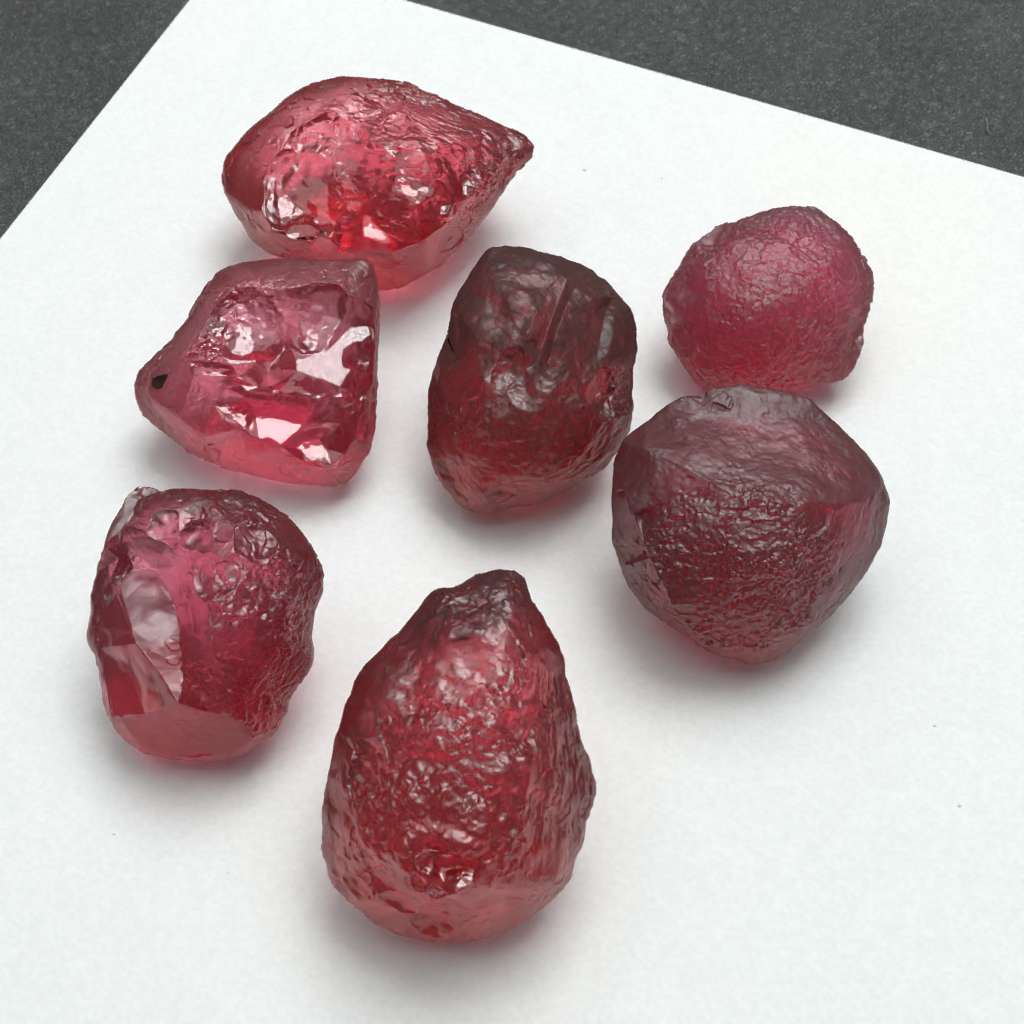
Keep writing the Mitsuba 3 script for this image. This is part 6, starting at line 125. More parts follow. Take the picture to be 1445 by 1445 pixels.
GEMS['rough_gemstone_006'] = dict(medium='pitted',names=['dull_tip','scalloped_chip'],hard=[50,55,62,63,64,65,66,67,68,69,70,71,72,73,74,75,76,77,78,79,80,81,82,122,123,124,125,126,127,130,131,134,135,138,139,140,141,142,143,145,149,150,151,153,157,158,160,162,164,165,168],mid=[45,46,47,48,49,51,52,53,54,56],rim=[4,3,2,1,0,44,43,42,41,40,39,38,37,36,35,34,33,32,31,30,29,28,27,26,25,24,23,22,21,20,19,18,17,16,15,14,13,12,11,10,9,8,7,6,5],
    label='large egg-shaped pitted red gemstone with a knobbly upper end, nearest the viewer', skin='gem_worn', gloss='gem_clear', mats={'dull_tip': 'gem_worn'}, round=5, hardness=0.12, fine_round=3, scoops=[([-23.44, -67.18, 30.92], 9.19, 1.84, [-0.588, -0.256, 0.767], 0.9), ([-17.16, -85.46, 20.46], 7.82, 1.1, None, 0.9), ([-13.04, -86.3, 13.3], 4.14, 1.38, None, 0.2), ([-24.59, -81.98, 18.28], 5.52, 1.01, None, 0.9)], chips=[([-10.74, -69.67, 36.71], 15.63, 8, 2.76, 7.82, 0.9), ([-23.18, -77.15, 27.79], 10.11, 4, 2.3, 5.52, 0.9)],
    relief=[('wavy', 2.2, 7, None, 'skin'), ('wavy', 2.0, 3.2, None, ([-12.94, -69.43, 36.15], 19.77)), ('chips', 0.9, 2.8, None, ([-12.92, -70.28, 35.96], 15.17)), ('blocky', 0.5, 1.3, None, ([-12.88, -72.38, 35.47], 11.95)), ('chips', 0.25, 1.4, None, 'skin'), ('striated', 0.9, 1.4, (0.12, 0.8, 0.5), ([7.82, -51.22, 32.56], 13.79)), ('striated', 1.0, 1.5, (0.05, 0.8, 0.5), ([9.04, -66.76, 27.68], 15.17)), ('grain', 0.12, 0.7, None, 'skin'), ('chips', 1.0, 2.4, None, ([-7.59, -44.4, 40.94], 10.11))],
    v=[(-9.65,-38.77,38.3),(-7.74,-37.28,39.25),(-4.95,-36.49,39.75),(-1.69,-35.63,40.3),(1.1,-35.79,40.2),(2.73,-37.08,39.37),(2.96,-38.85,38.25),(3.19,-40.81,37),(5.28,-42.38,36),(7.15,-45.13,34.25),(8.54,-48.26,32.25),(9.7,-52.58,29.5),(10.4,-56.11,27.25),(11.57,-59.64,25),(13.19,-62.39,23.25),(14.12,-65.14,21.5),(13.89,-67.49,20),(12.73,-70.63,18),(12.03,-73.77,16),(10.87,-76.12,14.5),(10.64,-78.09,13.25),(8.08,-80.83,11.5),(4.35,-83.58,9.75),(0.63,-85.74,8.37),(-4.95,-87.31,7.38),(-9.6,-87.31,7.38),(-14.26,-87.19,7.45),(-18.44,-86.13,8.12),(-22.63,-84.36,9.25),(-25.89,-82.4,10.5),(-28.68,-80.05,12),(-30.07,-77.69,13.5),(-30.91,-73.77,16),(-31.1,-69.06,19),(-30.63,-64.74,21.75),(-29.14,-60.82,24.25),(-28.21,-57.29,26.5),(-26.82,-54.15,28.5),(-25.42,-51.01,30.5),(-23.56,-48.66,32),(-20.3,-45.52,34),(-17.75,-43.56,35.25),(-15.65,-40.81,37),(-13.33,-38.85,38.25),(-11.56,-38.38,38.55),(-14.56,-80.9,29.33),(-12.53,-79.64,28.97),(-10.88,-79.88,28.77),(-12.21,-81.71,29.07),(-11.45,-84.42,29.18),(-8.58,-86.55,28.97),(-11.68,-86.52,29.39),(-13.93,-84.09,29.49),(-8.59,-81.45,28.97),(-5.56,-81.77,28.63),(-5.95,-84.54,28.89),(-8.32,-83.96,29.13),(-0.38,-47.15,42.23),(-3.92,-49.89,42.66),(-10.13,-51.55,41.06),(-14.7,-50.86,38.77),(-18.65,-46.21,35.74),(-14.98,-82.15,30.29),(-13.23,-81.67,31.41),(-8.92,-81.83,31.85),(-4.66,-82.49,30.61),(-11.22,-85,25.74),(-13.99,-84.22,27.33),(-23.16,-77.58,27.74),(-16.29,-78.8,32.14),(-9.77,-79.75,33.45),(-3.79,-80.38,32.77),(1.36,-80.25,28.77),(-24.05,-63.87,31.03),(-23.16,-68.17,31.01),(-25.43,-69.72,26.76),(-18.67,-71.1,33.51),(-10.93,-85.41,21.66),(-12.55,-86.11,14.13),(-12.25,-85.41,21.66),(-14.13,-86.49,13.89),(-9.66,-50.38,42.62),(-9.43,-41.95,41.17),(-11.67,-43.7,40.6),(-7.6,-42.79,41.73),(-1.29,-40.43,42.15),(1.42,-43.55,41.25),(-17,-50.05,38.19),(-3.03,-50.27,42.42),(3.19,-50.32,39.66),(-21.41,-55.76,35.65),(-12.18,-58.94,40.16),(-1.25,-60.08,40.53),(5.39,-59.57,35.4),(-24.54,-64.06,30.36),(-17.4,-67.24,35.42),(-7.26,-69.64,37.71),(0.93,-69.45,36.2),(6.7,-68.92,30.54),(-15.01,-75.09,34.24),(-5.51,-76.69,34.85),(2.23,-76.22,31.34),(9.04,-69.36,25.89),(-2.1,-83.7,27.12),(5.36,-79.53,24.32),(-25.98,-80.72,18.66),(-17.03,-85.34,22.8),(-4.78,-86.75,20.27),(3.15,-83.4,22.4),(-21.57,-83.99,21.48),(5.82,-81.45,22.01),(-7.62,-43.1,40.44),(-21.25,-82.79,20.61),(9.08,-74.71,21.4),(-10.75,-65.26,39.41),(-9.91,-82.89,27.36),(-10.01,-85.49,29.07),(-10.13,-86.54,29.18),(-12.8,-85.31,29.43),(-14.24,-82.5,29.4),(1.38,-44,39.6),(-16.65,-48.55,37.25),(-11.07,-81.75,31.63),(-6.79,-82.16,31.23),(-12.61,-84.61,26.54),(-14.49,-83.18,28.81),(-13.02,-79.27,32.8),(-9.55,-46.2,41.88),(-11.55,-80.8,28.92),(-7.08,-81.61,28.8),(-14.1,-81.91,30.85),(-9.89,-85.78,27.35),(-10.91,-86.53,29.28),(-12.24,-85.91,29.41),(-12.15,-81.71,31.52),(-5.73,-82.32,30.92),(-9.35,-86.55,29.08),(-14.4,-81.7,29.36),(-11.92,-84.81,26.14),(-13.3,-84.41,26.93),(-10.55,-85.39,26.55),(-11.61,-81.73,31.58),(-14.54,-82.03,30.57),(-9.23,-86.17,28.16),(-12.52,-85.61,29.42),(-11.34,-81.74,31.6),(-9.29,-86.02,29.02),(-11.22,-80.34,28.85),(-14.48,-81.3,29.35),(-12.95,-84.51,26.74),(-14.32,-81.97,30.71),(-9.56,-85.97,27.76),(-11.38,-80.57,28.88),(-12.78,-84.56,26.64),(-12.66,-85.46,29.43),(-14.44,-81.5,29.35),(-11.47,-80.68,28.9),(-11.48,-81.73,31.59),(-14.43,-82,30.64),(-12.59,-85.53,29.43),(-12.7,-84.59,26.59),(-11.51,-80.74,28.91),(-14.38,-81.98,30.67),(-14.46,-81.4,29.35),(-11.41,-81.73,31.6),(-12.74,-84.57,26.61),(-12.56,-85.57,29.42),(-14.45,-81.45,29.35),(-11.38,-81.74,31.6),(-1.9,-34.59,31.14),(-12.63,-38.04,26.44),(-3.82,-36.87,24.4),(1.77,-39.6,26.9),(-14.25,-42.04,18.37),(-7.43,-40.78,18.5),(-1.18,-41.49,18.08),(5.38,-44.85,22.61),(-18.81,-46.06,17.22),(-10.15,-45.86,15),(-5.98,-45.1,13.32),(0.53,-44.75,14.55),(-21.45,-50.45,14.11),(-15.43,-50.63,10.58),(-7.07,-48.82,10.36),(-2.2,-50.37,9.31),(4.38,-52.53,13.87),(-25.18,-56.35,13.2),(-19.46,-55.4,7.72),(-12.04,-53.88,6.15),(-6.28,-55.66,6.63),(1.84,-54.25,9.2),(8.28,-56.48,13.2),(-27.91,-61.41,10.88),(-21.48,-58.42,5.3),(-14.94,-60.07,3.83),(-9.49,-59.09,3.84),(-2.44,-59.86,4.34),(5.77,-61.05,7.21),(10.65,-63.3,10.79),(-25.12,-65.2,6.13),(-18.96,-64.32,1.35),(-11.29,-65.42,0.71),(-6.3,-65.39,0.84),(0.46,-64.14,3.03),(7.19,-65.38,4.49),(-26.38,-69.94,4.45),(-20.67,-70.21,0.87),(-14.44,-69.9,-0.47),(-7.67,-69.16,-0.26),(-1.37,-68.5,0.58),(5.88,-71.89,3.15),(-23.74,-76.47,2.84),(-16.84,-75.14,0.45),(-11.15,-75.71,-2.25),(-6.4,-74.4,-1.5),(0.39,-75.06,0.74),(-15.42,-79.54,-0.61),(-9.13,-81.66,1.06)],
    f=[(3,85,4),(5,4,85),(39,90,87),(39,38,90),(73,37,36),(73,90,37),(90,38,37),(88,92,89),(11,89,93),(92,93,89),(97,93,92),(114,92,91),(60,87,91),(90,91,87),(15,102,16),(15,14,102),(29,105,30),(31,30,105),(3,2,85),(5,85,6),(73,36,35),(39,87,40),(88,89,57),(120,57,89),(11,10,89),(9,89,10),(11,93,12),(13,12,93),(113,19,18),(113,18,17),(16,102,17),(113,17,102),(13,98,14),(14,98,102),(97,98,93),(13,93,98),(26,80,27),(114,96,92),(97,92,96),(114,95,96),(73,95,90),(114,91,95),(90,95,91),(33,75,34),(85,111,57),(60,91,59),(60,59,81),(92,59,91),(88,59,92),(85,86,6),(85,57,86),(120,86,57),(29,28,109),(29,109,105),(105,109,112),(105,112,68),(31,68,32),(31,105,68),(33,32,68),(33,68,75),(21,108,22),(23,22,108),(113,102,101),(102,98,101),(97,101,98),(42,41,83),(82,44,83),(79,80,78),(26,25,78),(26,78,80),(79,106,80),(125,112,106),(112,109,106),(27,80,106),(27,106,28),(28,106,109),(96,95,99),(73,35,94),(34,94,35),(88,58,59),(81,59,58),(88,57,58),(57,111,58),(9,8,89),(120,89,8),(112,62,68),(125,62,112),(20,110,21),(21,110,108),(20,19,110),(60,121,87),(41,121,83),(60,81,121),(81,83,121),(82,127,111),(82,83,127),(81,127,83),(81,58,127),(111,127,58),(42,83,43),(83,44,43),(125,67,52),(125,106,67),(97,96,100),(97,100,101),(96,99,100),(125,52,119),(125,119,62),(137,62,119),(75,68,76),(95,76,99),(34,75,74),(34,74,94),(75,76,74),(73,94,74),(73,74,95),(95,74,76),(82,0,44),(2,1,84),(85,2,84),(85,84,111),(1,0,84),(82,111,84),(82,84,0),(6,86,7),(120,7,86),(120,8,7),(137,142,62),(68,62,69),(68,69,76),(99,76,69),(113,104,19),(19,104,110),(113,101,104),(72,104,101),(72,108,104),(108,110,104),(40,61,41),(41,61,121),(87,61,40),(87,121,61),(72,101,71),(101,100,71),(23,108,103),(72,103,108),(72,71,103),(137,158,142),(52,118,49),(52,48,119),(52,49,48),(115,48,49),(99,69,126),(100,70,71),(99,70,100),(99,126,70),(24,23,107),(23,103,107),(24,107,25),(71,65,103),(115,49,116),(79,77,132),(79,78,77),(25,77,78),(25,107,77),(150,155,137),(137,155,158),(150,167,155),(52,67,139),(52,139,118),(79,139,106),(106,139,67),(119,48,63),(71,70,123),(103,55,107),(54,55,65),(103,65,55),(132,77,117),(107,50,77),(107,55,50),(69,45,126),(62,142,45),(62,45,69),(158,155,162),(158,162,167),(155,167,162),(132,117,140),(131,116,140),(131,140,117),(49,66,116),(49,138,66),(116,66,140),(132,140,66),(79,132,51),(132,66,51),(138,51,66),(115,122,48),(47,70,46),(126,46,70),(126,45,46),(63,46,45),(71,123,135),(54,65,135),(71,135,65),(47,64,70),(70,64,123),(47,122,64),(115,64,122),(54,129,55),(54,135,129),(123,129,135),(77,50,136),(131,117,136),(77,136,117),(115,116,56),(55,56,50),(55,129,56),(142,148,45),(142,158,148),(118,139,149),(79,149,139),(49,124,138),(47,147,122),(47,46,147),(48,134,63),(63,134,46),(123,64,53),(123,53,129),(129,53,56),(115,53,64),(115,56,53),(131,136,151),(158,167,163),(158,163,148),(150,163,167),(63,45,130),(45,148,130),(150,137,130),(150,130,163),(148,163,130),(137,119,130),(119,63,130),(118,149,154),(49,118,154),(49,154,124),(144,133,124),(79,51,133),(138,133,51),(138,124,133),(79,133,149),(144,149,133),(48,122,128),(46,134,141),(48,141,134),(48,128,141),(116,146,56),(50,56,146),(131,146,116),(131,151,146),(144,153,149),(149,153,154),(122,145,128),(46,152,147),(46,141,152),(122,147,152),(136,143,151),(151,143,146),(50,143,136),(50,146,143),(128,157,141),(141,157,152),(144,166,153),(153,166,165),(124,154,160),(165,166,160),(144,124,160),(144,160,166),(154,153,159),(153,165,159),(154,159,160),(165,160,159),(128,164,157),(128,145,168),(128,168,164),(152,157,156),(157,164,156),(122,156,145),(122,152,156),(164,168,161),(164,161,156),(145,161,168),(145,156,161),(16,198,15),(4,169,3),(169,4,5),(36,37,181),(170,171,174),(173,170,174),(198,14,15),(27,216,26),(28,216,27),(199,32,33),(205,30,31),(32,205,31),(199,205,32),(205,199,206),(169,172,171),(12,185,11),(185,191,190),(191,12,13),(12,191,185),(14,191,13),(191,14,198),(179,184,183),(184,185,190),(37,38,181),(38,177,181),(177,38,39),(178,177,173),(178,179,183),(179,178,174),(178,173,174),(170,0,171),(41,170,173),(17,198,16),(211,28,29),(211,205,206),(30,211,29),(205,211,30),(192,199,33),(7,172,169),(172,7,8),(171,175,174),(172,175,171),(175,179,174),(9,172,8),(189,184,190),(184,189,183),(214,23,24),(1,169,171),(0,1,171),(40,41,173),(40,177,39),(177,40,173),(41,42,170),(34,192,33),(192,34,35),(6,169,5),(6,7,169),(176,175,172),(9,176,172),(180,184,179),(175,180,179),(184,180,185),(176,180,175),(185,180,11),(180,176,11),(25,217,24),(217,214,24),(216,217,26),(217,25,26),(191,197,190),(197,191,198),(196,203,202),(196,189,190),(197,196,190),(196,197,203),(203,209,202),(209,208,202),(208,209,214),(207,212,206),(212,211,206),(212,216,28),(211,212,28),(169,2,3),(1,2,169),(42,43,170),(192,193,199),(189,188,183),(176,10,11),(10,176,9),(213,217,216),(217,213,214),(212,213,216),(213,212,207),(213,208,214),(208,213,207),(197,204,203),(204,17,18),(17,204,198),(204,197,198),(22,215,21),(209,215,214),(215,22,23),(214,215,23),(44,0,170),(43,44,170),(193,186,187),(187,186,181),(186,192,35),(186,193,192),(186,36,181),(186,35,36),(199,200,206),(193,200,199),(200,207,206),(194,193,187),(188,194,187),(194,200,193),(182,178,183),(188,182,183),(177,182,181),(178,182,177),(182,187,181),(182,188,187),(210,209,203),(204,210,203),(210,215,209),(19,210,18),(210,204,18),(210,19,20),(21,210,20),(215,210,21),(195,188,189),(195,194,188),(195,196,202),(196,195,189),(200,201,207),(194,201,200),(208,201,202),(201,208,207),(201,195,202),(195,201,194)],
    tag=[(0,0),(1,0),(18,0),(19,0),(44,0),(46,0),(49,0),(50,0),(51,0),(65,0),(66,0),(80,0),(82,0),(91,0),(92,0),(93,0),(94,0),(95,0),(96,0),(97,0),(98,0),(99,0),(100,0),(101,1),(106,1),(107,1),(108,1),(117,0),(118,0),(119,0),(120,0),(121,0),(122,0),(123,0),(124,0),(125,0),(127,1),(138,0),(146,1),(147,1),(148,1),(149,1),(150,1),(159,1),(164,1),(165,1),(166,1),(167,1),(168,1),(171,1),(174,1),(182,1),(183,1),(184,1),(186,1),(188,1),(189,1),(190,1),(195,1),(201,1),(206,1),(207,1),(208,1),(209,1),(213,1),(214,1),(215,1),(218,1),(220,1),(223,1),(225,1),(226,1),(227,1),(228,1),(229,1),(236,1),(239,1),(240,1),(241,1),(242,1),(243,1),(250,1),(252,1),(253,1),(254,1),(255,1),(256,1),(257,1),(258,1),(259,1),(260,1),(265,1),(267,1),(268,1),(270,1),(271,1),(272,1),(273,1),(274,1),(275,1),(276,1),(277,1),(278,1),(279,1),(280,1),(281,1),(282,1),(284,1),(285,1),(287,1),(289,1)])
SPECK_SAYS = ['tiny grey dust speck on the white paper right of the pointed teardrop stone', 'tiny grey dust speck on the white paper left of the teardrop stone', 'tiny grey dust speck on the bare white paper below the large rounded stone', 'lowest of the grey dust specks on the bare right side of the paper', 'tiny grey dust speck on the white paper below the plum stone at far left', 'lowest dust speck on the paper, left of the nearest stone', 'tiny dust speck on the white paper above the frosted raspberry stone']
SPECKS = [(16.46, 91.88, 0.42), (-63.13, 52.98, 0.34), (76.0, -45.54, 0.36), (78.13, -60.8, 0.4), (-68.76, -65.99, 0.34), (-48.38, -72.84, 0.26), (33.83, 89.24, 0.28)]
LINT = [[110.16, 108.44, 0.2], [109.98, 105.81, 0.5], [109.6, 104.31, 0.4], [110.12, 103.14, 0.2]]

def refine(v, f, tag, soft, limit):
    """Splits every edge longer than limit(midpoints) until none is left, without cracks."""
    for _ in range(14):
        e = np.sort(np.vstack([f[:, [0, 1]], f[:, [1, 2]], f[:, [2, 0]]]), axis=1)
        u, inv = np.unique(e[:, 0].astype(np.int64) * len(v) + e[:, 1], return_inverse=True)
        a, b = u // len(v), u % len(v)
        mid = (v[a] + v[b]) / 2
        cut = np.linalg.norm(v[a] - v[b], axis=1) > limit(mid)
        if not cut.any():
            break
        new = np.full(len(u), -1)
        new[cut] = len(v) + np.arange(cut.sum())
        v = np.vstack([v, mid[cut]])
        soft = np.concatenate([soft, (soft[a] + soft[b])[cut] / 2])
        m = new[inv.reshape(3, -1).T]                  # the new vertex on each of a face's three edges
        out, tags = [f[(m < 0).all(1)]], [tag[(m < 0).all(1)]]
        for k in range(3):
            i, j, l = f[:, k], f[:, (k + 1) % 3], f[:, (k + 2) % 3]
            x, y, z = m[:, k], m[:, (k + 1) % 3], m[:, (k + 2) % 3]
            one = (x >= 0) & (y < 0) & (z < 0)
            out += [np.stack([i, x, l], 1)[one], np.stack([x, j, l], 1)[one]]; tags += [tag[one]] * 2
            two = (x >= 0) & (y >= 0) & (z < 0)
            out += [np.stack([x, j, y], 1)[two], np.stack([i, x, y], 1)[two], np.stack([i, y, l], 1)[two]]; tags += [tag[two]] * 3
        al = (m >= 0).all(1)
        x, y, z = m[al].T
        i, j, l = f[al].T
        out += [np.stack(q, 1) for q in ((i, x, z), (x, j, y), (z, y, l), (x, y, z))]; tags += [tag[al]] * 4
        f, tag = np.vstack(out), np.concatenate(tags)
    return v, f, tag, soft

def relax(v, f, soft, steps, keep=0.0):
    """Laplacian smoothing, less where soft is small; keep > 0 gives part of the lost volume back (Taubin)."""
    n = len(v)
    i = np.concatenate([f[:, 0], f[:, 1], f[:, 2]]); j = np.concatenate([f[:, 1], f[:, 2], f[:, 0]])
    A = sp.coo_matrix((np.ones(len(i)), (i, j)), (n, n)).tocsr()
    A = ((A + A.T) > 0).astype(float)
    A = sp.diags(1 / np.maximum(np.asarray(A.sum(1)).ravel(), 1)) @ A
    w = soft[:, None]
    for _ in range(steps):
        v = v + 0.55 * w * (A @ v - v)
        if keep:
            v = v - 0.55 * keep * w * (A @ v - v)
    return v

def normals(v, f):
    c = np.cross(v[f[:, 1]] - v[f[:, 0]], v[f[:, 2]] - v[f[:, 0]])
    n = np.zeros_like(v)
    for k in range(3):
        np.add.at(n, f[:, k], c)
    return n / np.maximum(np.linalg.norm(n, axis=1, keepdims=True), 1e-12)

def stretch(p, d, s):
    """Coordinates in which lengths along d count s times."""
    d = np.asarray(d, float) / np.linalg.norm(d)
    return p + (p @ d)[:, None] * d * (s - 1)

def cells(p, seed):
    """3-D cellular distance, to the nearest and the second nearest centre, and the nearest one's random number."""
    base = np.floor(p)
    d1 = np.full(len(p), 9.0); d2 = d1.copy(); which = np.zeros(len(p))
    for off in np.ndindex(3, 3, 3):
        c = base + np.array(off) - 1
        h = rands(c, seed, 3)
        d = np.linalg.norm(c + h - p, axis=1)
        closer = d < d1
        d2 = np.where(closer, d1, np.minimum(d2, d)); which = np.where(closer, h[:, 0], which); d1 = np.where(closer, d, d1)
    return d1, d2, which

def flakes(p, seed):
    base = np.floor(p)
    best = np.full(len(p), 9.0); out = np.zeros(len(p))
    for off in np.ndindex(3, 3, 3):
        c = base + np.array(off) - 1
        h = rands(c, seed, 7)
        o = c + h[:, :3] - p
        d = (o * o).sum(1)
        out = np.where(d < best, 1.3 * (o * (h[:, 3:6] - 0.5)).sum(1) + 0.35 * (h[:, 6] - 0.5), out); best = np.minimum(best, d)
    return out

def rands(c, seed, k):
    """k random numbers in [0, 1] for each integer cell."""
    i = c.astype(np.int64)
    h = (i[:, 0] * 374761393 + i[:, 1] * 668265263 + i[:, 2] * 2147483647 + seed * 144665) & 0xFFFFFFFF
    h = ((h ^ (h >> 13)) * 1274126177) & 0xFFFFFFFF
    h ^= h >> 16
    return np.stack([(((h * m) & 0xFFFFFFFF) >> 9) / 8388608.0 for m in (2654435761, 2246822519, 3266489917, 668265263, 374761393, 2870177451, 1540483477)[:k]], 1)

def ridged(p, octaves, seed):
    out = 0
    for o in range(octaves):
        out = out + 0.5 ** o * (1 - np.abs(2 * meshkit.noise(p * 2 ** o, seed + o) - 1))
    return out / (2 - 0.5 ** (octaves - 1))

def relief(kind, p, seed, scale, d):
    """Heights around zero (roughly -0.5 to 0.5) at the points p, in millimetres."""
    if kind == 'etched':      # small crystalline relief
        w = p + 1.2 * (np.stack([meshkit.noise(p * 0.4, seed + 20 + k) for k in range(3)], 1) - 0.5)
        return ridged(w / scale, 4, seed) - 0.6
    if kind == 'scaly':       # overlapping little terraces
        q = stretch(p, d, 0.6) / scale
        d1, d2, w = cells(q + 0.5 * (np.stack([meshkit.noise(q * 1.3, seed + 30 + k) for k in range(3)], 1) - 0.5), seed)
        return 0.7 * w - 0.9 * d1 + 0.15
    if kind == 'blocky':      # steps and chips
        q = p / scale
        d1, d2, w = cells(q + 0.35 * (np.stack([meshkit.noise(q * 2, seed + 30 + k) for k in range(3)], 1) - 0.5), seed)
        return (w - 0.5) * np.clip((d2 - d1) * 3, 0, 1)
    if kind == 'striated':    # parallel growth lines
        q = stretch(p, d, 0.10) / scale
        return 0.7 * (meshkit.noise(q, seed) - 0.5) + 0.5 * (meshkit.noise(q * 2.3, seed + 5) - 0.5) + 0.2 * (meshkit.fbm(p / scale, 2, seed + 9) - 0.5)
    if kind == 'rippled':     # conchoidal rings about the point d
        r = np.linalg.norm(p - np.asarray(d, float), axis=1) + 1.5 * meshkit.noise(p * 0.25, seed)
        return 0.5 * np.sin(r * 2 * np.pi / scale) * meshkit.noise(p * 0.3, seed + 3)
    if kind == 'chips':       # little tilted flakes with crisp steps between them
        q = stretch(p, d, 0.4) / scale if d is not None else p / scale
        q = q + 0.4 * (np.stack([meshkit.noise(q * 1.1, seed + 40 + k) for k in range(3)], 1) - 0.5)
        return flakes(q, seed)
    if kind == 'grain':       # dull fine grain
        return meshkit.fbm(p / scale, 3, seed) - 0.5
    if kind == 'pitted':      # round hollows
        d1, d2, w = cells(p / scale, seed)
        return -np.clip(1 - (d1 / (0.28 + 0.3 * w)) ** 2, 0, 1)
    if kind == 'wavy':
        return meshkit.fbm(p / scale, 3, seed) - 0.5
    if kind == 'hole':        # one hollow, its bottom 1 deep
        return -np.ones(len(p))
    raise ValueError(kind)

PART_SAYS = {'fracture_face': 'shiny broken face with white reflections', 'dark_pit': 'small dark pit in the rounded nub', 'glossy_hollow': 'glossy clear hollow',
             'dull_upper_face': 'dull dark grey-brown upper face', 'dull_top_face': 'flat dull plum-brown top face', 'dull_tip': 'dark knobbly tip',
             'tongue_facet': 'pale grey-pink blade-shaped facet', 'window_facet': 'clear red facet beside the pale blade', 'base_facet': 'frosted pale pink base facet',
             'pale_sliver_facet': 'narrow pale facet at the upper left edge', 'scalloped_chip': 'glossy scalloped chip with white highlights'}

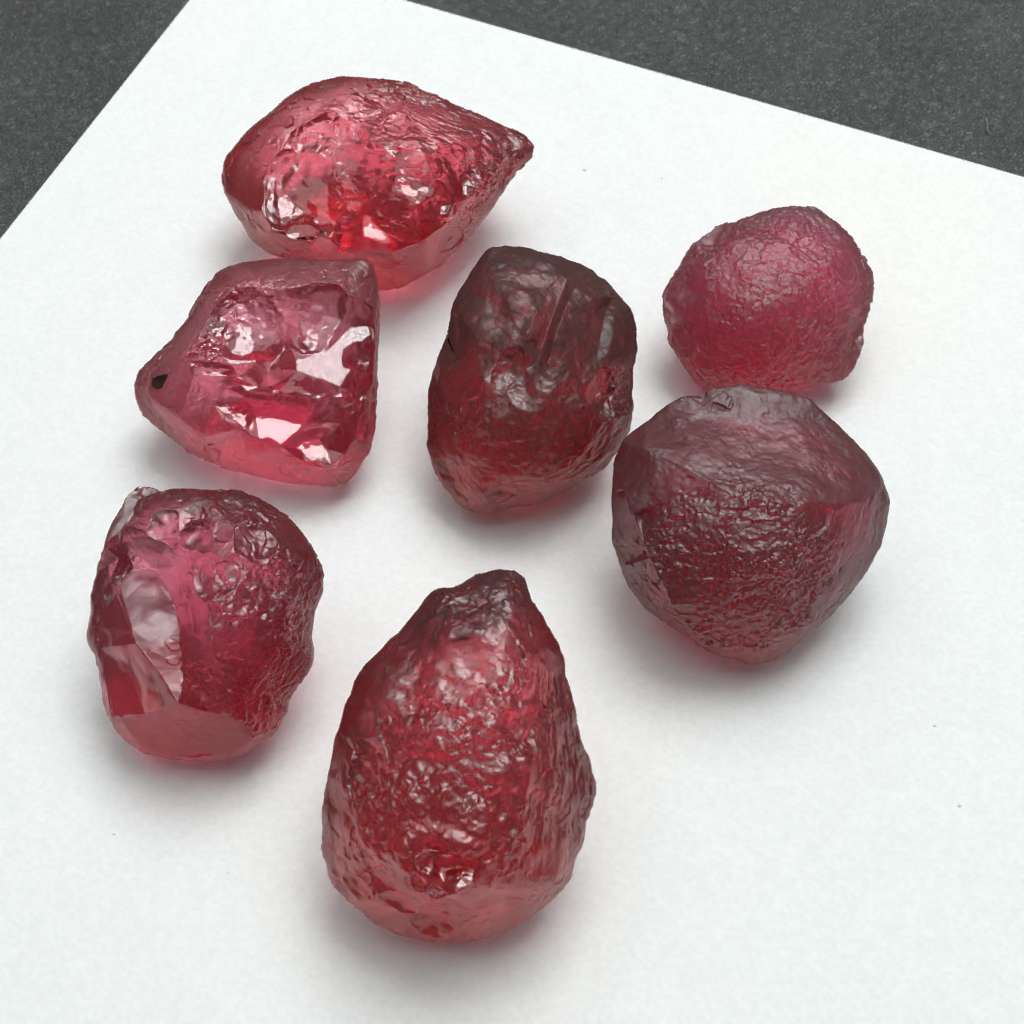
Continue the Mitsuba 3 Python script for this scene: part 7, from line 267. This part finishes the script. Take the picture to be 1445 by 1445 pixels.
def make_gem(key, g, seed):
    """key: the thing; the frosted body is the thing's own part, polished fracture faces are its other parts."""
    v, f = np.array(g['v'], float), np.array(g['f'])
    tag = np.full(len(f), -1)
    for i, t in g['tag']:
        tag[i] = t
    soft = np.ones(len(v)); soft[g['rim']] = 0.5; soft[g['mid']] = 0.22; soft[g['hard']] = g.get('hardness', 0.25)
    eye = np.array(CAM) * 1000
    v, f, tag, soft = refine(v, f, tag, soft, lambda m: np.full(len(m), 2.2))
    v = relax(v, f, soft, g.get('round', 5), 0.35)
    centre = v.mean(0)
    front = lambda m: np.where(((m - centre) @ ((eye - centre) / np.linalg.norm(eye - centre)) > -3.0), g.get('edge', 0.27), 0.8)
    v, f, tag, soft = refine(v, f, tag, soft, front)
    v = relax(v, f, soft, g.get('fine_round', 5), 0.0)
    skin_left = np.zeros(len(v))
    for j, m in enumerate(g['names']):                 # a ragged border where the dull skin wears away
        if m.startswith('dull'):
            on = np.zeros(len(v)); on[np.unique(f[tag == j])] = 1
            skin_left = relax(on[:, None], f, np.ones(len(v)), 420)[:, 0]
            on = relax(on[:, None], f, np.ones(len(v)), 60)[:, 0] + 1.1 * (meshkit.fbm(v / 2.2, 4, seed + 5) - 0.5)
            face = on[f].mean(1) > 0.5
            tag[face & (tag < 0)] = j; tag[~face & (tag == j)] = -1
    n = normals(v, f)
    glossy = np.zeros(len(v))                          # how far a vertex lies on a polished face
    bright = np.isin(tag, [j for j, m in enumerate(g['names']) if not m.startswith('dull')])
    glossy[np.unique(f[bright])] = 1
    rng = np.random.default_rng(seed)
    scoops = list(g.get('scoops', []))                 # shell-shaped chips: (point, radius of the ball, depth, direction or None, polished)
    for (c, r, count, r0, r1, shine) in g.get('chips', []):
        dull = np.zeros(len(v), bool); dull[np.unique(f[np.isin(tag, [j for j, m in enumerate(g['names']) if m.startswith('dull')])])] = True
        near = np.nonzero((np.linalg.norm(v - np.array(c), axis=1) < r) & ~dull & (((eye - v) * n).sum(1) > -0.2))[0]
        for i in rng.choice(near, count):
            R = r0 * (r1 / r0) ** rng.random()
            q = n[i] + 0.45 * rng.normal(size=3)
            scoops.append((v[i], R, R * rng.uniform(0.03, 0.09), q / np.linalg.norm(q), shine))
    polish = np.zeros(len(v))
    for (c, R, depth, d, shine) in scoops:
        c = np.array(c, float)
        if d is None:
            near = np.linalg.norm(v - c, axis=1) < 0.5 * R
            d = n[near].sum(0) if near.any() else n[np.argmin(np.linalg.norm(v - c, axis=1))]
            d = d / np.linalg.norm(d)
        d = np.array(d, float)
        O = c + d * (R - depth)
        foot = math.sqrt(2 * R * depth)
        near = np.nonzero(np.linalg.norm(v - c, axis=1) < 2.2 * foot + depth)[0]
        if not len(near):
            continue
        q = v[near]
        t = np.cross(d, rng.normal(size=3)); t /= np.linalg.norm(t)       # longer one way than the other, with an uneven outline
        u = q - O
        u = u - 0.35 * rng.random() * (u @ t)[:, None] * t
        lump = R * (1 + (depth / R) * 1.1 * (meshkit.fbm(q * (1.6 / foot), 3, seed + 77) - 0.5))
        r = np.linalg.norm(u, axis=1)
        k = (r < lump) & ((u @ d) < 0) & (n[near] @ d > 0.15)
        hit = near[k]
        push = np.minimum(lump[k] - r[k], 1.4 * depth)
        v[hit] = q[k] + u[k] / np.maximum(r[k], 1e-6)[:, None] * push[:, None]
        glossy[hit] = np.maximum(glossy[hit], shine)
        if shine >= 1:
            polish[hit] = 1
    chipped = (polish[f].min(1) > 0) & (tag < 0)
    names = list(g['names'])
    if chipped.sum() > 200:
        names.append('polished_chip'); tag[chipped] = len(names) - 1
    v = relax(v, f, np.ones(len(v)), 1, 0.0)
    n = normals(v, f)
    h = np.zeros(len(v))
    for (kind, amp, scale, d, where) in g['relief']:
        w = np.ones(len(v))
        if where == 'skin': w = 1 - glossy
        elif where == 'glossy': w = glossy
        elif where is not None:
            c, r = np.array(where[0]), where[1]
            q = np.linalg.norm(v - c, axis=1) + 0.25 * r * (meshkit.noise(v * 0.5, seed + 70) - 0.5) * 2
            w = np.clip((r - q) / (0.35 * r), 0, 1); w = w * w * (3 - 2 * w)
        on = w > 0
        patchy = 0.1 + 1.1 * np.clip((meshkit.noise(v / 6.0, seed + 60) - 0.3) / 0.4, 0, 1) if kind in ('etched', 'scaly', 'blocky', 'chips', 'pitted', 'striated') else np.ones(len(v))
        h[on] += amp * w[on] * patchy[on] * relief(kind, v[on], seed, scale, d)
        seed += 101
    v = v + n * h[:, None]
    v[:, 2] = np.where(v[:, 2] < 0.4, 0.12 + 0.28 * np.exp((np.minimum(v[:, 2], 0.4) - 0.4) / 0.28), v[:, 2])   # flattened where it stands on the paper
    medium = {'type': 'ref', 'id': f"garnet_medium_{g['medium']}"}
    for j in [-1] + list(range(len(names))):
        part = f[tag == j]
        used, back = np.unique(part, return_inverse=True)
        name = f"{key}__{'frosted_body' if j < 0 else names[j]}"
        mesh = trimesh.Trimesh(v[used] * 0.001, back.reshape(-1, 3), process=False)
        path = meshkit.write_ply(mesh, True, uv=np.stack([skin_left, np.zeros(len(v))], 1)[used], normals=normals(v, f)[used])
        scene[name] = {'type': 'ply', 'filename': path, 'face_normals': False, 'bsdf': {'type': 'ref', 'id': g['skin'] if j < 0 else g.get('mats', {}).get(names[j], g['gloss'])}, 'interior': medium}
    for m in g['names']:
        if m in PART_SAYS:
            labels[f'{key}__{m}'] = {'label': PART_SAYS[m]}
    labels[key] = {'label': g['label'], 'category': 'gemstone', 'group': 'rough red gemstones on the paper'}

for i, (key, g) in enumerate(GEMS.items()):
    make_gem(key, g, 11 + 1000 * i)

# ---------------------------------------------------------------- dust on the sheet, lint on the leatherette
def speck(x, y, r, seed):
    m = trimesh.creation.icosphere(subdivisions=1, radius=r)
    m.vertices *= 1 + 0.5 * (meshkit.noise(m.vertices / r * 1.1 + 5, seed)[:, None] - 0.5)
    m.vertices *= [1.0, 0.8, 0.45]
    m.apply_translation([x, y, r * 0.4])
    return m
scene['dust_bsdf'] = {'type': 'diffuse', 'reflectance': {'type': 'rgb', 'value': [0.72, 0.72, 0.71]}}
for i, (x, y, r) in enumerate(SPECKS):
    k = 'dust_speck' if i == 0 else f'dust_speck_{i:03d}'
    scene[k] = mikit.ply(speck(x * 0.001, y * 0.001, r * 0.001, i), 'dust_bsdf')
    labels[k] = {'label': SPECK_SAYS[i], 'category': 'dust', 'group': 'dust specks on the paper'}
scene['lint_bsdf'] = {'type': 'diffuse', 'reflectance': {'type': 'rgb', 'value': [0.27, 0.27, 0.26]}}
pts = np.array(LINT) * 0.001
tubes = []
for a, b in zip(pts[:-1], pts[1:]):
    tubes.append(trimesh.creation.cylinder(radius=0.00011, segment=[a, b], sections=6))
scene['lint_fibre'] = mikit.ply(trimesh.util.concatenate(tubes), 'lint_bsdf')
labels['lint_fibre'] = {'label': 'short pale lint fibre lying on the dark leatherette near the right edge', 'category': 'lint'}
